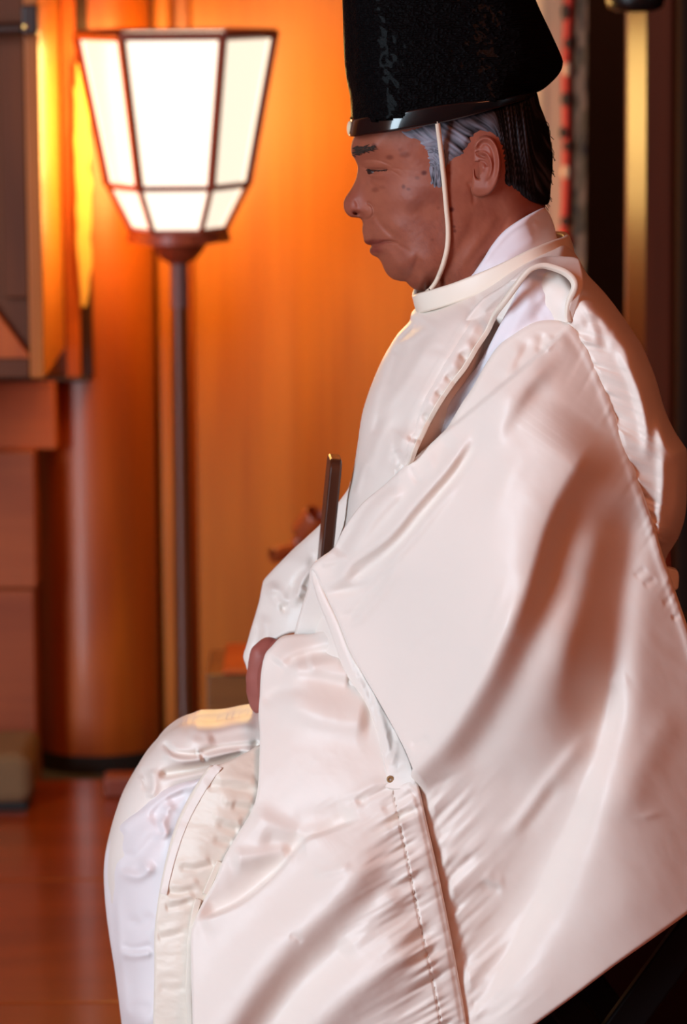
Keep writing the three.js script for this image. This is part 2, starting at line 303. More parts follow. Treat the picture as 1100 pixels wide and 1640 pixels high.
  part('shaft', box(at(1086, 300, -1.9)[0], at(1180, 300, -1.9)[0], 0, 3.0, -2.06, -1.9, 0.01), plain(0.014, 0.004, 0.002, 0.75, { specularIntensity: 0.3 }), q);
  const l = thing('hanging_lantern', 'black rounded hanging lantern of which only the underside shows at the top right', 'lantern');
  const lc = at(1017, 20, -1.4), rr = (at(1066, 0, -1.4)[0] - at(970, 0, -1.4)[0]) / 2;
  part('body', lathe([[0.001, 0], [rr * 0.6, 0.001], [rr * 0.9, 0.006], [rr, 0.018], [rr * 1.02, 0.06], [rr, 0.2], [rr * 0.8, 0.24], [rr * 0.3, 0.26], [0.001, 0.26]]).translate(lc[0], lc[1], -1.4), plain(0.006, 0.005, 0.005, 0.35), l);
  part('cord', new THREE.CylinderGeometry(0.004, 0.004, 3.0 - lc[1] - 0.255, 8).translate(lc[0], (3.0 + lc[1] + 0.255) / 2, -1.4), plain(0.02, 0.01, 0.01, 0.8), l);
}
// ---------------------------------------------------------------- small wooden furniture behind the lap
{
  const b = thing('wooden_box', 'low brown wooden box standing on the floor behind the priest\'s knees', 'box');
  const zf = -1.6, l = at(330, 1100, zf)[0], r = at(520, 1100, zf)[0], t = at(400, 1066, zf)[1];
  part('body', box(l, r, 0, t - 0.012, zf - 0.2, zf, 0.004, 'x', 0.6), wood([150, 96, 40], [112, 66, 26], { seed: 41 }), b);
  part('lid', box(at(356, 1050, zf)[0], r + 0.006, t - 0.0118, t - 0.003, zf - 0.2, zf + 0.012, 0.003, 'x', 0.2), M.beam, b);
  const s = thing('wooden_rack', 'small orange wooden rack with two hollow round sockets behind the priest\'s far sleeve', 'rack');
  const mat = wood([196, 96, 40], [140, 56, 20], { seed: 43, rough: 0.5 }), hole = plain(0.02, 0.006, 0.003, 0.8), zz = -1.68;
  const y = t - 0.003, k = at(500, 870, zz);
  part('post', metreUV(new THREE.CylinderGeometry(0.014, 0.016, k[1] - y, 20).translate(k[0], (k[1] + y) / 2, zz)), mat, s);
  const socket = (cx, cy, dir, r, len) => {
    const o = atV(cx, cy, zz), d = new THREE.Vector3(...dir).normalize(), qn = new THREE.Quaternion().setFromUnitVectors(new THREE.Vector3(0, 1, 0), d);
    const g = lathe([[0.001, 0], [r * 0.85, 0], [r * 0.95, len * 0.15], [r, len * 0.8], [r, len], [r * 0.8, len], [r * 0.76, len * 0.45], [0.001, len * 0.44]], 28); g.applyQuaternion(qn); g.translate(o.x, o.y, o.z);
    part('socket', metreUV(g), mat, s);
  };
  socket(484, 856, [0.55, 0.75, 0.35], 0.021, 0.042);
  socket(474, 880, [-0.75, -0.12, 0.5], 0.012, 0.042);
  part('arm', metreUV(tube([atV(470, 882, zz), atV(482, 862, zz), atV(500, 872, zz)], 0.009, 14, 10)), mat, s);
}
// ---------------------------------------------------------------- added lamp, out of view at the right front, for warm fill
{
  const [x, y, z] = WARM.at, w = WARM.size, l = thing('fill_lamp', 'added square paper lamp out of view at the right front for warm fill', 'lamp', [x, y, z]);
  const g = new THREE.Group(); g.position.set(x, y, z); g.lookAt(0.1, 0.9, 0.1); const q = g.quaternion;
  const put = (geo) => geo.applyQuaternion(q).translate(x, y, z);
  part('paper_panel', put(new RoundedBoxGeometry(w, w, 0.02, 2, 0.005).translate(0, 0, -0.03)), new THREE.MeshStandardMaterial({ color: 0xf0dcc0, emissive: new THREE.Color().setRGB(...WARM.color), emissiveIntensity: 1.3, roughness: 0.9 }), l);
  const fr = []; for (const s of [-1, 1]) { fr.push(new RoundedBoxGeometry(0.04, w + 0.08, 0.06, 2, 0.005).translate(s * (w / 2 + 0.02), 0, -0.03)); fr.push(new RoundedBoxGeometry(w, 0.04, 0.06, 2, 0.005).translate(0, s * (w / 2 + 0.02), -0.03)); }
  part('frame', fr.map((f) => metreUV(put(f))), M.frame, l);
  part('hanger', new THREE.CylinderGeometry(0.008, 0.008, 3.0 - y - 0.2, 10).translate(x, (3.0 + y + 0.2) / 2, z + 0.05), M.dark, l);
  areaLight([x, y, z], [0.1, 0.9, 0.1], w, w, WARM.color, WARM.power);
}
{
  const d = thing('low_shade_block', 'added near black platform in the shadow behind the folding stool', 'platform');  // near-black block added to stand in for the shade behind the stool
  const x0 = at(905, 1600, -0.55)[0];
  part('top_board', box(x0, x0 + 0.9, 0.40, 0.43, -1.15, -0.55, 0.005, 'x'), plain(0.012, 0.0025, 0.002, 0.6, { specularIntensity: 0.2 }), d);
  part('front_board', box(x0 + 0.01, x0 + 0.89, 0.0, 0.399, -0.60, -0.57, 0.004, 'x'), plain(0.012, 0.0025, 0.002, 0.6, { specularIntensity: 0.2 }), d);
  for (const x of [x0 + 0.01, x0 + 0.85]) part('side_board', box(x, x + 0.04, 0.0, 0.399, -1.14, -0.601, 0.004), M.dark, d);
}
// ---------------------------------------------------------------- sculpting helpers
// closed or open Catmull-Rom polyline through px points; a point listed twice makes a corner
function curve(p, closed, sub = 7) {
  const n = p.length / 2, out = [], g = (i) => closed ? [p[((i % n) + n) % n * 2], p[((i % n) + n) % n * 2 + 1]] : [p[clamp(i, 0, n - 1) * 2], p[clamp(i, 0, n - 1) * 2 + 1]];
  for (let i = 0; i < (closed ? n : n - 1); i++) {
    const a = g(i - 1), b = g(i), c = g(i + 1), d = g(i + 2); if (b[0] === c[0] && b[1] === c[1]) continue;
    for (let k = 0; k < sub; k++) { const t = k / sub, t2 = t * t, t3 = t2 * t; out.push([0, 1].map((q) => 0.5 * (2 * b[q] + (c[q] - a[q]) * t + (2 * a[q] - 5 * b[q] + 4 * c[q] - d[q]) * t2 + (3 * b[q] - a[q] - 3 * c[q] + d[q]) * t3))); }
  }
  if (!closed) out.push(g(n - 1));
  return out;
}
// thin plate spline through [px, py, value, ...]
function plate(c) {
  const n = c.length / 3, N = n + 3, A = [], X = (i) => c[3 * i] / 100, Y = (i) => c[3 * i + 1] / 100, U = (r2) => r2 > 1e-12 ? 0.5 * r2 * Math.log(r2) : 0;
  for (let i = 0; i < N; i++) A.push(new Float64Array(N + 1));
  for (let i = 0; i < n; i++) { for (let j = 0; j < n; j++) A[i][j] = U((X(i) - X(j)) ** 2 + (Y(i) - Y(j)) ** 2); A[i][i] += 0.004; A[i][n] = A[n][i] = 1; A[i][n + 1] = A[n + 1][i] = X(i); A[i][n + 2] = A[n + 2][i] = Y(i); A[i][N] = c[3 * i + 2]; }
  for (let i = 0; i < N; i++) { let p = i; for (let k = i + 1; k < N; k++) if (Math.abs(A[k][i]) > Math.abs(A[p][i])) p = k; [A[i], A[p]] = [A[p], A[i]]; for (let k = 0; k < N; k++) if (k !== i) { const f = A[k][i] / A[i][i]; if (f) for (let j = i; j <= N; j++) A[k][j] -= f * A[i][j]; } }
  const w = A.map((r, i) => r[N] / r[i]);
  return (x, y) => { x /= 100; y /= 100; let s = w[n] + w[n + 1] * x + w[n + 2] * y; for (let i = 0; i < n; i++) s += w[i] * U((x - X(i)) ** 2 + (y - Y(i)) ** 2); return s; };
}
function pathOf(pts) {
  const c = curve(pts, false, 8), len = [0]; let lo = [1e9, 1e9], hi = [-1e9, -1e9];
  for (let i = 0; i < c.length; i++) { if (i) len.push(len[i - 1] + Math.hypot(c[i][0] - c[i - 1][0], c[i][1] - c[i - 1][1])); for (const q of [0, 1]) { lo[q] = Math.min(lo[q], c[i][q]); hi[q] = Math.max(hi[q], c[i][q]); } }
  return { c, len, total: len[len.length - 1], lo, hi };
}
// nearest place on a path: [signed distance (right of travel is positive in the frame for a path going down), share of length, distance]
const near = [0, 0, 0];
function nearest(P, x, y) {
  let best = 1e18, s = 0, t = 0;
  for (let i = 0; i + 1 < P.c.length; i++) {
    const a = P.c[i], b = P.c[i + 1], dx = b[0] - a[0], dy = b[1] - a[1], L = dx * dx + dy * dy; if (!L) continue;
    const qx = x - a[0], qy = y - a[1], k = clamp((qx * dx + qy * dy) / L), ex = qx - k * dx, ey = qy - k * dy, d = ex * ex + ey * ey;
    if (d < best) { best = d; s = dy * qx - dx * qy; t = (P.len[i] + k * Math.sqrt(L)) / P.total; }
  }
  near[2] = Math.sqrt(best); near[0] = s >= 0 ? near[2] : -near[2]; near[1] = t; return near;
}
// a ridge (h > 0, mm) or valley (h < 0): width l to the left and r to the right of the travel, fading over shares e0 and e1 of its length at its ends
function F(h, l, r, e0, e1, ...pts) {
  const P = pathOf(pts), m = 2.6 * Math.max(l, r);
  return (x, y) => { if (x < P.lo[0] - m || x > P.hi[0] + m || y < P.lo[1] - m || y > P.hi[1] + m) return 0; const [s, t] = nearest(P, x, y), w = s < 0 ? l : r; return h * Math.exp(-(s * s) / (w * w)) * (e0 ? sm(0, e0, t) : 1) * (e1 ? sm(0, e1, 1 - t) : 1); };
}
// puckers along a seam: every `per` px, reaching l and r px to its sides, slanted by k
function K(h, per, l, r, k, seed, ...pts) {
  const P = pathOf(pts), m = 3 * Math.max(l, r), nz = makeNoise(seed);
  return (x, y) => { if (x < P.lo[0] - m || x > P.hi[0] + m || y < P.lo[1] - m || y > P.hi[1] + m) return 0; const [s, t, d] = nearest(P, x, y), a = t * P.total / per + s * k / per, w = s < 0 ? l : r; return h * (nz(a * 2, 3.3 + s * 0.01) - 0.5 + 0.6 * (nz(a * 4.7, 9.1 + s * 0.02) - 0.5)) * Math.exp(-d / w) * 2 * sm(0, 0.04, t) * sm(0, 0.04, 1 - t); };
}
// soft blob of h mm, radii rx, ry turned by a degrees
function B(h, cx, cy, rx, ry, a = 0) { const c = Math.cos(a * Math.PI / 180), s = Math.sin(a * Math.PI / 180); return (x, y) => { const dx = x - cx, dy = y - cy, u = (dx * c + dy * s) / rx, v = (-dx * s + dy * c) / ry, d = u * u + v * v; return d > 7 ? 0 : h * Math.exp(-d); }; }
// crumple: low waves of the cloth
function C(h, sx, sy, a, seed) { const c = Math.cos(a * Math.PI / 180), s = Math.sin(a * Math.PI / 180); return (x, y) => h * 2 * fbm((x * c + y * s) / sx + seed * 3.7, (-x * s + y * c) / sy + seed * 1.3, 3); }

// A sculpted piece over the region that `out` encloses in the frame. base(x, y, d) is its depth in metres (d: px inside the edge), det a list of mm details.
// mirror: the far half is the near half reflected in z = 0 (head, trunk); else a shell `th` metres thick.
function relief({ out, base, det = [], cell = 3, th = 0.004, mirror = false, blur = 0, edge = 4, roll = 0.004, color, sub = 7 }) {
  const poly = curve(out, true, sub), n = poly.length;
  let lx = 1e9, ly = 1e9, hx = -1e9, hy = -1e9; for (const [x, y] of poly) { lx = Math.min(lx, x); ly = Math.min(ly, y); hx = Math.max(hx, x); hy = Math.max(hy, y); }
  lx -= cell * 2.5; ly -= cell * 2.5; const nx = Math.ceil((hx - lx) / cell) + 3, ny = Math.ceil((hy - ly) / cell) + 3;
  const ex = new Float64Array(n * 5); for (let i = 0; i < n; i++) { const a = poly[i], b = poly[(i + 1) % n]; ex.set([a[0], a[1], b[0] - a[0], b[1] - a[1], 0], i * 5); ex[i * 5 + 4] = 1 / ((b[0] - a[0]) ** 2 + (b[1] - a[1]) ** 2 || 1); }
  const sdf = (x, y) => { let best = 1e18, inside = false; for (let i = 0; i < n; i++) { const o = i * 5, qx = x - ex[o], qy = y - ex[o + 1], dx = ex[o + 2], dy = ex[o + 3]; let k = (qx * dx + qy * dy) * ex[o + 4]; k = k < 0 ? 0 : k > 1 ? 1 : k; const u = qx - k * dx, v = qy - k * dy, d = u * u + v * v; if (d < best) best = d; if ((qy < 0) !== (qy - dy < 0) && qx < dx * qy / dy) inside = !inside; } return inside ? Math.sqrt(best) : -Math.sqrt(best); };
  const D = new Float32Array(nx * ny), Z = new Float32Array(nx * ny);
  for (let j = 0; j < ny; j++) for (let i = 0; i < nx; i++) { const x = lx + i * cell, y = ly + j * cell, d = D[j * nx + i] = sdf(x, y); Z[j * nx + i] = d < -3 * cell && !blur ? 0 : base(x, y, Math.max(d, 0)); }
  for (let b = 0; b < blur; b++) { const S = Z.slice(); for (let j = 1; j < ny - 1; j++) for (let i = 1; i < nx - 1; i++) { const o = j * nx + i; if (D[o] > (mirror ? cell * 1.5 : -1e9)) Z[o] = (S[o] * 4 + S[o - 1] + S[o + 1] + S[o - nx] + S[o + nx]) / 8; } }
  const zAt = (x, y, d, lim) => {
    const u = (x - lx) / cell, v = (y - ly) / cell, i = Math.min(nx - 2, Math.floor(u)), j = Math.min(ny - 2, Math.floor(v)), f = u - i, g = v - j, o = j * nx + i;
    let z = mix(mix(Z[o], Z[o + 1], f), mix(Z[o + nx], Z[o + nx + 1], f), g), q = 0;
    if (mirror && d <= 0) return 0;
    for (const k of det) q += k(x, y);
    z += q * 0.001 * (mirror ? Math.min(1, d / 6) : 1);
    if (!mirror && edge) { const e = clamp(1 - d / edge); z -= roll * (1 - Math.sqrt(1 - e * e)); }
    return mirror ? Math.max(z, 0.0004) : z;
  };
  const pos = [], col = [], uv = [], idx = [], vid = new Int32Array(nx * ny).fill(-1), cut = new Map(), rim = [], px = [];
  const put = (x, y, d) => { const z = zAt(x, y, d), p = at(x, y, z); pos.push(p[0], p[1], p[2]); px.push(x, y); if (color) { const c = color(x, y, z, d); col.push(c[0], c[1], c[2]); } return pos.length / 3 - 1; };
  const grid = (o) => vid[o] >= 0 ? vid[o] : (vid[o] = put(lx + (o % nx) * cell, ly + Math.floor(o / nx) * cell, D[o]));
  const edgeV = (a, b) => { const key = a < b ? a * nx * ny + b : b * nx * ny + a; if (cut.has(key)) return cut.get(key); const t = clamp(D[a] / (D[a] - D[b]), 0.02, 0.98); const xa = lx + (a % nx) * cell, ya = ly + Math.floor(a / nx) * cell, xb = lx + (b % nx) * cell, yb = ly + Math.floor(b / nx) * cell, v = put(mix(xa, xb, t), mix(ya, yb, t), 0); cut.set(key, v); return v; };
  const tri = (a, b, c) => {
    const q = [a, b, c], ins = q.map((o) => D[o] > 0), m = ins.filter(Boolean).length; if (!m) return;
    if (m === 3) { idx.push(grid(a), grid(c), grid(b)); return; }
    const s = m === 1 ? ins.indexOf(true) : ins.indexOf(false), A = q[s], Bq = q[(s + 1) % 3], Cq = q[(s + 2) % 3];
    if (m === 1) { const e = edgeV(A, Bq), f = edgeV(A, Cq), g = grid(A); idx.push(g, f, e); rim.push([f, e]); } else { const e = edgeV(A, Bq), f = edgeV(A, Cq), b = grid(Bq), c2 = grid(Cq); idx.push(e, c2, b, e, f, c2); rim.push([e, f]); }
  };
  for (let j = 0; j + 1 < ny; j++) for (let i = 0; i + 1 < nx; i++) { const o = j * nx + i; tri(o, o + 1, o + nx + 1); tri(o, o + nx + 1, o + nx); }
  const nf = pos.length / 3, front = idx.length;
  if (mirror) {
    const map = new Int32Array(nf), onCut = new Set(cut.values());
    for (let i = 0; i < nf; i++) { if (onCut.has(i)) { map[i] = i; continue; } map[i] = pos.length / 3; pos.push(pos[3 * i], pos[3 * i + 1], -pos[3 * i + 2]); px.push(px[2 * i], px[2 * i + 1]); if (color) col.push(col[3 * i], col[3 * i + 1], col[3 * i + 2]); }
    for (let i = 0; i < front; i += 3) idx.push(map[idx[i]], map[idx[i + 2]], map[idx[i + 1]]);
  } else {
    for (let i = 0; i < nf; i++) { pos.push(pos[3 * i], pos[3 * i + 1], pos[3 * i + 2] - th); px.push(px[2 * i], px[2 * i + 1]); if (color) col.push(col[3 * i], col[3 * i + 1], col[3 * i + 2]); }
    for (let i = 0; i < front; i += 3) idx.push(nf + idx[i], nf + idx[i + 2], nf + idx[i + 1]);
    for (const [a, b] of rim) { const k = pos.length / 3; for (const v of [a, b, nf + a, nf + b]) { pos.push(pos[3 * v], pos[3 * v + 1], pos[3 * v + 2]); px.push(px[2 * v], px[2 * v + 1]); if (color) col.push(col[3 * v], col[3 * v + 1], col[3 * v + 2]); } idx.push(k, k + 1, k + 2, k + 1, k + 3, k + 2); }
  }
  for (let i = 0; i < pos.length; i += 3) uv.push(pos[i] + 0.7 * pos[i + 2], pos[i + 1]);
  const g = new THREE.BufferGeometry(); g.setAttribute('position', new THREE.Float32BufferAttribute(pos, 3)); g.setAttribute('uv', new THREE.Float32BufferAttribute(uv, 2)); if (color) g.setAttribute('color', new THREE.Float32BufferAttribute(col, 3));
  g.setIndex(idx); g.computeVertexNormals();
  g.userData.zAt = (x, y) => zAt(x, y, sdf(x, y));
  return g;
}
const dome = (d, R) => { const t = clamp(d / R); return Math.sqrt(1 - (1 - t) * (1 - t)); };
// a strip swept along places, its cross section a rounded rectangle w wide (along `side`) and t thick
function sweep(pts, sides, w, t, closed = false) {
  const n = pts.length, pos = [], idx = [], m = 12;
  for (let i = 0; i < n; i++) {
    const p = pts[i], a = pts[closed ? (i + n - 1) % n : Math.max(0, i - 1)], b = pts[closed ? (i + 1) % n : Math.min(n - 1, i + 1)], tan = b.clone().sub(a).normalize(), s = sides[i].clone().addScaledVector(tan, -sides[i].dot(tan)).normalize(), o = tan.clone().cross(s).normalize(), ww = Array.isArray(w) ? w[i] : w;
    for (let k = 0; k < m; k++) { const q = k / m * Math.PI * 2, c = Math.cos(q), d = Math.sin(q), u = Math.sign(c) * Math.abs(c) ** 0.45 * ww / 2, v = Math.sign(d) * Math.abs(d) ** 0.6 * t / 2; const P = p.clone().addScaledVector(s, u).addScaledVector(o, v); pos.push(P.x, P.y, P.z); }
  }
  for (let i = 0; i < (closed ? n : n - 1); i++) for (let k = 0; k < m; k++) { const a = i * m + k, b = i * m + (k + 1) % m, c = ((i + 1) % n) * m + k, d = ((i + 1) % n) * m + (k + 1) % m; idx.push(a, b, c, b, d, c); }
  if (!closed) for (const i of [0, n - 1]) { const c = pos.length / 3; pos.push(pts[i].x, pts[i].y, pts[i].z); for (let k = 0; k < m; k++) i ? idx.push(c, i * m + k, i * m + (k + 1) % m) : idx.push(c, (k + 1) % m, k); }
  const g = new THREE.BufferGeometry(); g.setAttribute('position', new THREE.Float32BufferAttribute(pos, 3)); g.setIndex(idx); g.computeVertexNormals(); g.setAttribute('uv', new THREE.Float32BufferAttribute(new Float32Array(pos.length / 3 * 2), 2)); return g;
}
// ribbon lying on a relief along a px path
function ribbonOn(zf, pts, w, t, lift) {
  const c = pathOf(pts).c, P = c.map(([x, y]) => atV(x, y, zf(x, y) + lift)), S = c.map((q, i) => { const a = c[Math.max(0, i - 1)], b = c[Math.min(c.length - 1, i + 1)]; const l = Math.hypot(b[0] - a[0], b[1] - a[1]) || 1, ux = -(b[1] - a[1]) / l, uy = (b[0] - a[0]) / l; return atV(q[0] + ux * 6, q[1] + uy * 6, zf(q[0] + ux * 6, q[1] + uy * 6)).sub(atV(q[0] - ux * 6, q[1] - uy * 6, zf(q[0] - ux * 6, q[1] - uy * 6))).normalize(); });
  return sweep(P, S, w, t);
}
// one smooth skin over chains of joints [x, y, z, radius], as marching cubes with cells of `cell` metres
function flesh(chains, cell, k) {
  let lo = [1e9, 1e9, 1e9], hi = [-1e9, -1e9, -1e9];
  for (const c of chains) for (const j of c) for (let i = 0; i < 3; i++) { lo[i] = Math.min(lo[i], j[i] - j[3]); hi[i] = Math.max(hi[i], j[i] + j[3]); }
  const mid = lo.map((v, i) => (v + hi[i]) / 2), half = Math.max(...lo.map((v, i) => (hi[i] - v) / 2)) + 4 * cell, res = 2 * Math.ceil(half / cell), mc = new MarchingCubes(res, new THREE.MeshBasicMaterial(), false, false, 400000);
  const bones = []; for (const c of chains) for (let i = 0; i + 1 < c.length; i++) bones.push([c[i], c[i + 1]]);
  for (let z = 0; z < res; z++) for (let y = 0; y < res; y++) for (let x = 0; x < res; x++) {
    const p = [x, y, z].map((v, i) => mid[i] + (v - res / 2) / (res / 2) * half); let s = 0;
    for (const [a, b] of bones) { const d = [b[0] - a[0], b[1] - a[1], b[2] - a[2]], q = [p[0] - a[0], p[1] - a[1], p[2] - a[2]], L = d[0] ** 2 + d[1] ** 2 + d[2] ** 2, t = L ? clamp((q[0] * d[0] + q[1] * d[1] + q[2] * d[2]) / L) : 0, e = Math.hypot(q[0] - t * d[0], q[1] - t * d[1], q[2] - t * d[2]) - mix(a[3], b[3], t); if (e < 8 * k) s += Math.exp(-e / k); }
    mc.field[z * res * res + y * res + x] = s > 0 ? Math.max(-1, k * Math.log(s)) : -1;
  }
  mc.isolation = 0; mc.update();
  const g = new THREE.BufferGeometry(), c = mc.count; g.setAttribute('position', new THREE.Float32BufferAttribute(mc.positionArray.slice(0, c * 3), 3)); g.setAttribute('normal', new THREE.Float32BufferAttribute(mc.normalArray.slice(0, c * 3), 3));
  g.scale(half, half, half).translate(...mid); g.setAttribute('uv', new THREE.Float32BufferAttribute(new Float32Array(c * 2), 2)); return g;
}
// ---------------------------------------------------------------- the priest
const priest = thing('person', 'seated man in white silk ceremonial robes and a tall black lacquered hat, facing left', 'person');
const cm = (list) => { const f = plate(list); return (x, y) => f(x, y) * 0.01; };
const silk = new THREE.MeshPhysicalMaterial({ color: new THREE.Color().setRGB(0.86, 0.775, 0.70), roughness: 0.42, sheen: 0.35, sheenRoughness: 0.4, sheenColor: new THREE.Color(0xfff4ea), specularIntensity: 0.7 });
const cream = silk.clone(); cream.color.setRGB(0.86, 0.775, 0.66);
const satin = silk.clone(); satin.color.setRGB(0.86, 0.80, 0.80);
const linen = new THREE.MeshPhysicalMaterial({ color: new THREE.Color().setRGB(0.81, 0.77, 0.82), roughness: 0.6, sheen: 0.2, sheenColor: new THREE.Color(0xffffff) });

// --- head and neck
const headOut = [584, 140, 574, 190, 567.5, 216, 563.5, 228, 561.8, 238, 563, 247, 568.5, 256, 572.5, 266, 572, 277, 568.5, 290, 562, 303, 554.5, 314, 550.3, 324, 551, 335, 555.5, 343, 562, 347.5, 570, 348.5, 577.5, 350.5, 581, 358, 580, 368, 581.5, 378, 583.5, 387, 588, 391.5, 594.5, 393, 592.3, 398, 592.2, 404, 597, 409, 605, 413, 611, 421, 615, 431, 620.5, 440, 629.5, 447, 641, 450, 650, 451.5, 657, 458.5, 666, 464.5, 677, 466, 686, 463, 691, 461, 693, 475, 700, 540, 700, 540, 900, 540, 900, 540, 893, 440, 879, 385, 872, 345, 875, 318, 880, 290, 882, 255, 877, 215, 866, 175, 845, 130, 800, 95, 720, 72, 640, 84, 600, 104];
const headH = cm([
  560, 150, 5.5, 600, 140, 6.5, 700, 110, 7.2, 820, 140, 6.8, 870, 210, 5.6, 880, 280, 5.0, 850, 250, 6.9, 780, 200, 7.6, 700, 200, 7.4,
  566, 222, 4.0, 590, 222, 5.2, 630, 222, 6.4, 670, 230, 7.1,
  562, 240, 3.2, 580, 243, 4.1, 605, 246, 5.2, 640, 252, 6.3, 690, 262, 7.2,
  572, 270, 1.3, 580, 270, 1.9, 590, 270, 2.9, 605, 272, 3.9, 622, 272, 4.9, 650, 285, 6.2, 700, 290, 7.1, 760, 270, 7.5,
  566, 297, 1.0, 578, 298, 1.5, 590, 300, 2.4, 605, 302, 3.9, 630, 310, 5.4, 670, 315, 6.6, 720, 320, 7.1,
  552, 328, 1.3, 565, 330, 1.7, 580, 335, 1.9, 592, 335, 2.3, 604, 330, 3.6, 630, 340, 5.1, 670, 350, 6.2, 730, 360, 6.8,
  560, 345, 1.2, 572, 346, 1.7, 588, 350, 2.1, 600, 352, 3.0,
  582, 362, 1.6, 582, 385, 2.0, 600, 372, 3.0, 620, 380, 4.0, 650, 380, 5.4, 700, 390, 6.3, 750, 395, 6.5,
  594, 393, 1.9, 594, 405, 2.0, 610, 402, 3.0, 632, 400, 4.1, 612, 424, 2.8, 640, 425, 4.5, 680, 425, 5.7, 720, 425, 6.0,
  620, 440, 2.2, 645, 446, 3.2, 665, 455, 3.6, 690, 452, 4.8, 720, 455, 5.4, 770, 430, 5.9, 830, 400, 5.6, 880, 390, 4.8, 800, 345, 6.0, 850, 330, 5.6, 800, 520, 6.2, 700, 520, 5.6, 890, 520, 5.6]);
const headR = plate([560, 180, 60, 566, 240, 40, 573, 272, 15, 555, 325, 17, 560, 345, 12, 581, 365, 22, 584, 385, 22, 594, 398, 20, 612, 425, 30, 640, 448, 26, 680, 462, 26, 700, 500, 80, 880, 280, 110, 875, 350, 70, 890, 450, 80, 845, 130, 110, 700, 75, 100, 720, 330, 40, 640, 330, 20, 600, 300, 16, 600, 340, 16, 700, 420, 36]);
const skinSpots = [[679, 277, 4.6, 3.8, .95], [648, 248, 8, 5, .45], [624, 252, 6, 4, .55], [599, 233, 4, 3.5, .7], [723, 335.5, 4.2, 4, 1], [727, 363, 2.4, 2.4, .8], [728, 370, 2.4, 2.6, .8], [646, 299, 3, 3.6, .7], [654, 303, 3.4, 2.4, .6], [663, 331, 13, 12, .34], [688, 316, 22, 14, .22], [702, 333, 3, 3, .3], [668, 285, 4, 3, .4], [601, 304, 6, 4, .35], [626, 336, 8, 6, .12], [720, 277, 4, 3, .3], [692, 384, 3, 2, .3], [640, 240, 3, 3, .25], [612, 300, 5, 3, .2]];
function skin(x, y) {
  const n = fbm(x / 26, y / 26, 3), n2 = fbm(x / 7 + 40, y / 7, 2); let r = 0.29, g = 0.083, b = 0.047;
  let k = 1 + 0.34 * n + 0.16 * n2; r *= k; g *= 1 + 0.5 * n + 0.2 * n2; b *= 1 + 0.45 * n + 0.2 * n2;
  const red = Math.exp(-(((x - 566) / 24) ** 2 + ((y - 330) / 20) ** 2)) * 0.25 + Math.exp(-(((x - 790) / 34) ** 2 + ((y - 250) / 60) ** 2)) * 0.3; g *= 1 - 0.3 * red; b *= 1 - 0.15 * red;
  for (const [sx, sy, rx, ry, a] of skinSpots) { const d = ((x - sx) / rx) ** 2 + ((y - sy) / ry) ** 2; if (d < 4) { const q = a * Math.exp(-d * d * 0.8); r *= 1 - 0.72 * q; g *= 1 - 0.9 * q; b *= 1 - 0.9 * q; } }
  // lips
  const lip = sm(5.5, 1.5, Math.abs(y - (389 - (x - 590) * 0.06)) - 1) * sm(632, 606, x) * sm(575, 582, x) + sm(7, 4, Math.abs(y - 399)) * sm(618, 600, x);
  const q = clamp(lip) * 0.85; r *= 1 - 0.35 * q; g *= 1 - 0.55 * q; b *= 1 - 0.42 * q;
  // stubble shade of the clipped beard: fine dark dots
  const beard = sm(352, 372, y) * sm(740, 690, x) * (0.5 + n2); if (beard > 0 && noise(x * 1.1 + 70, y * 1.1) > 0.62) { r *= 0.9; g *= 0.92; b *= 0.96; }
  return [r, g, b];
}
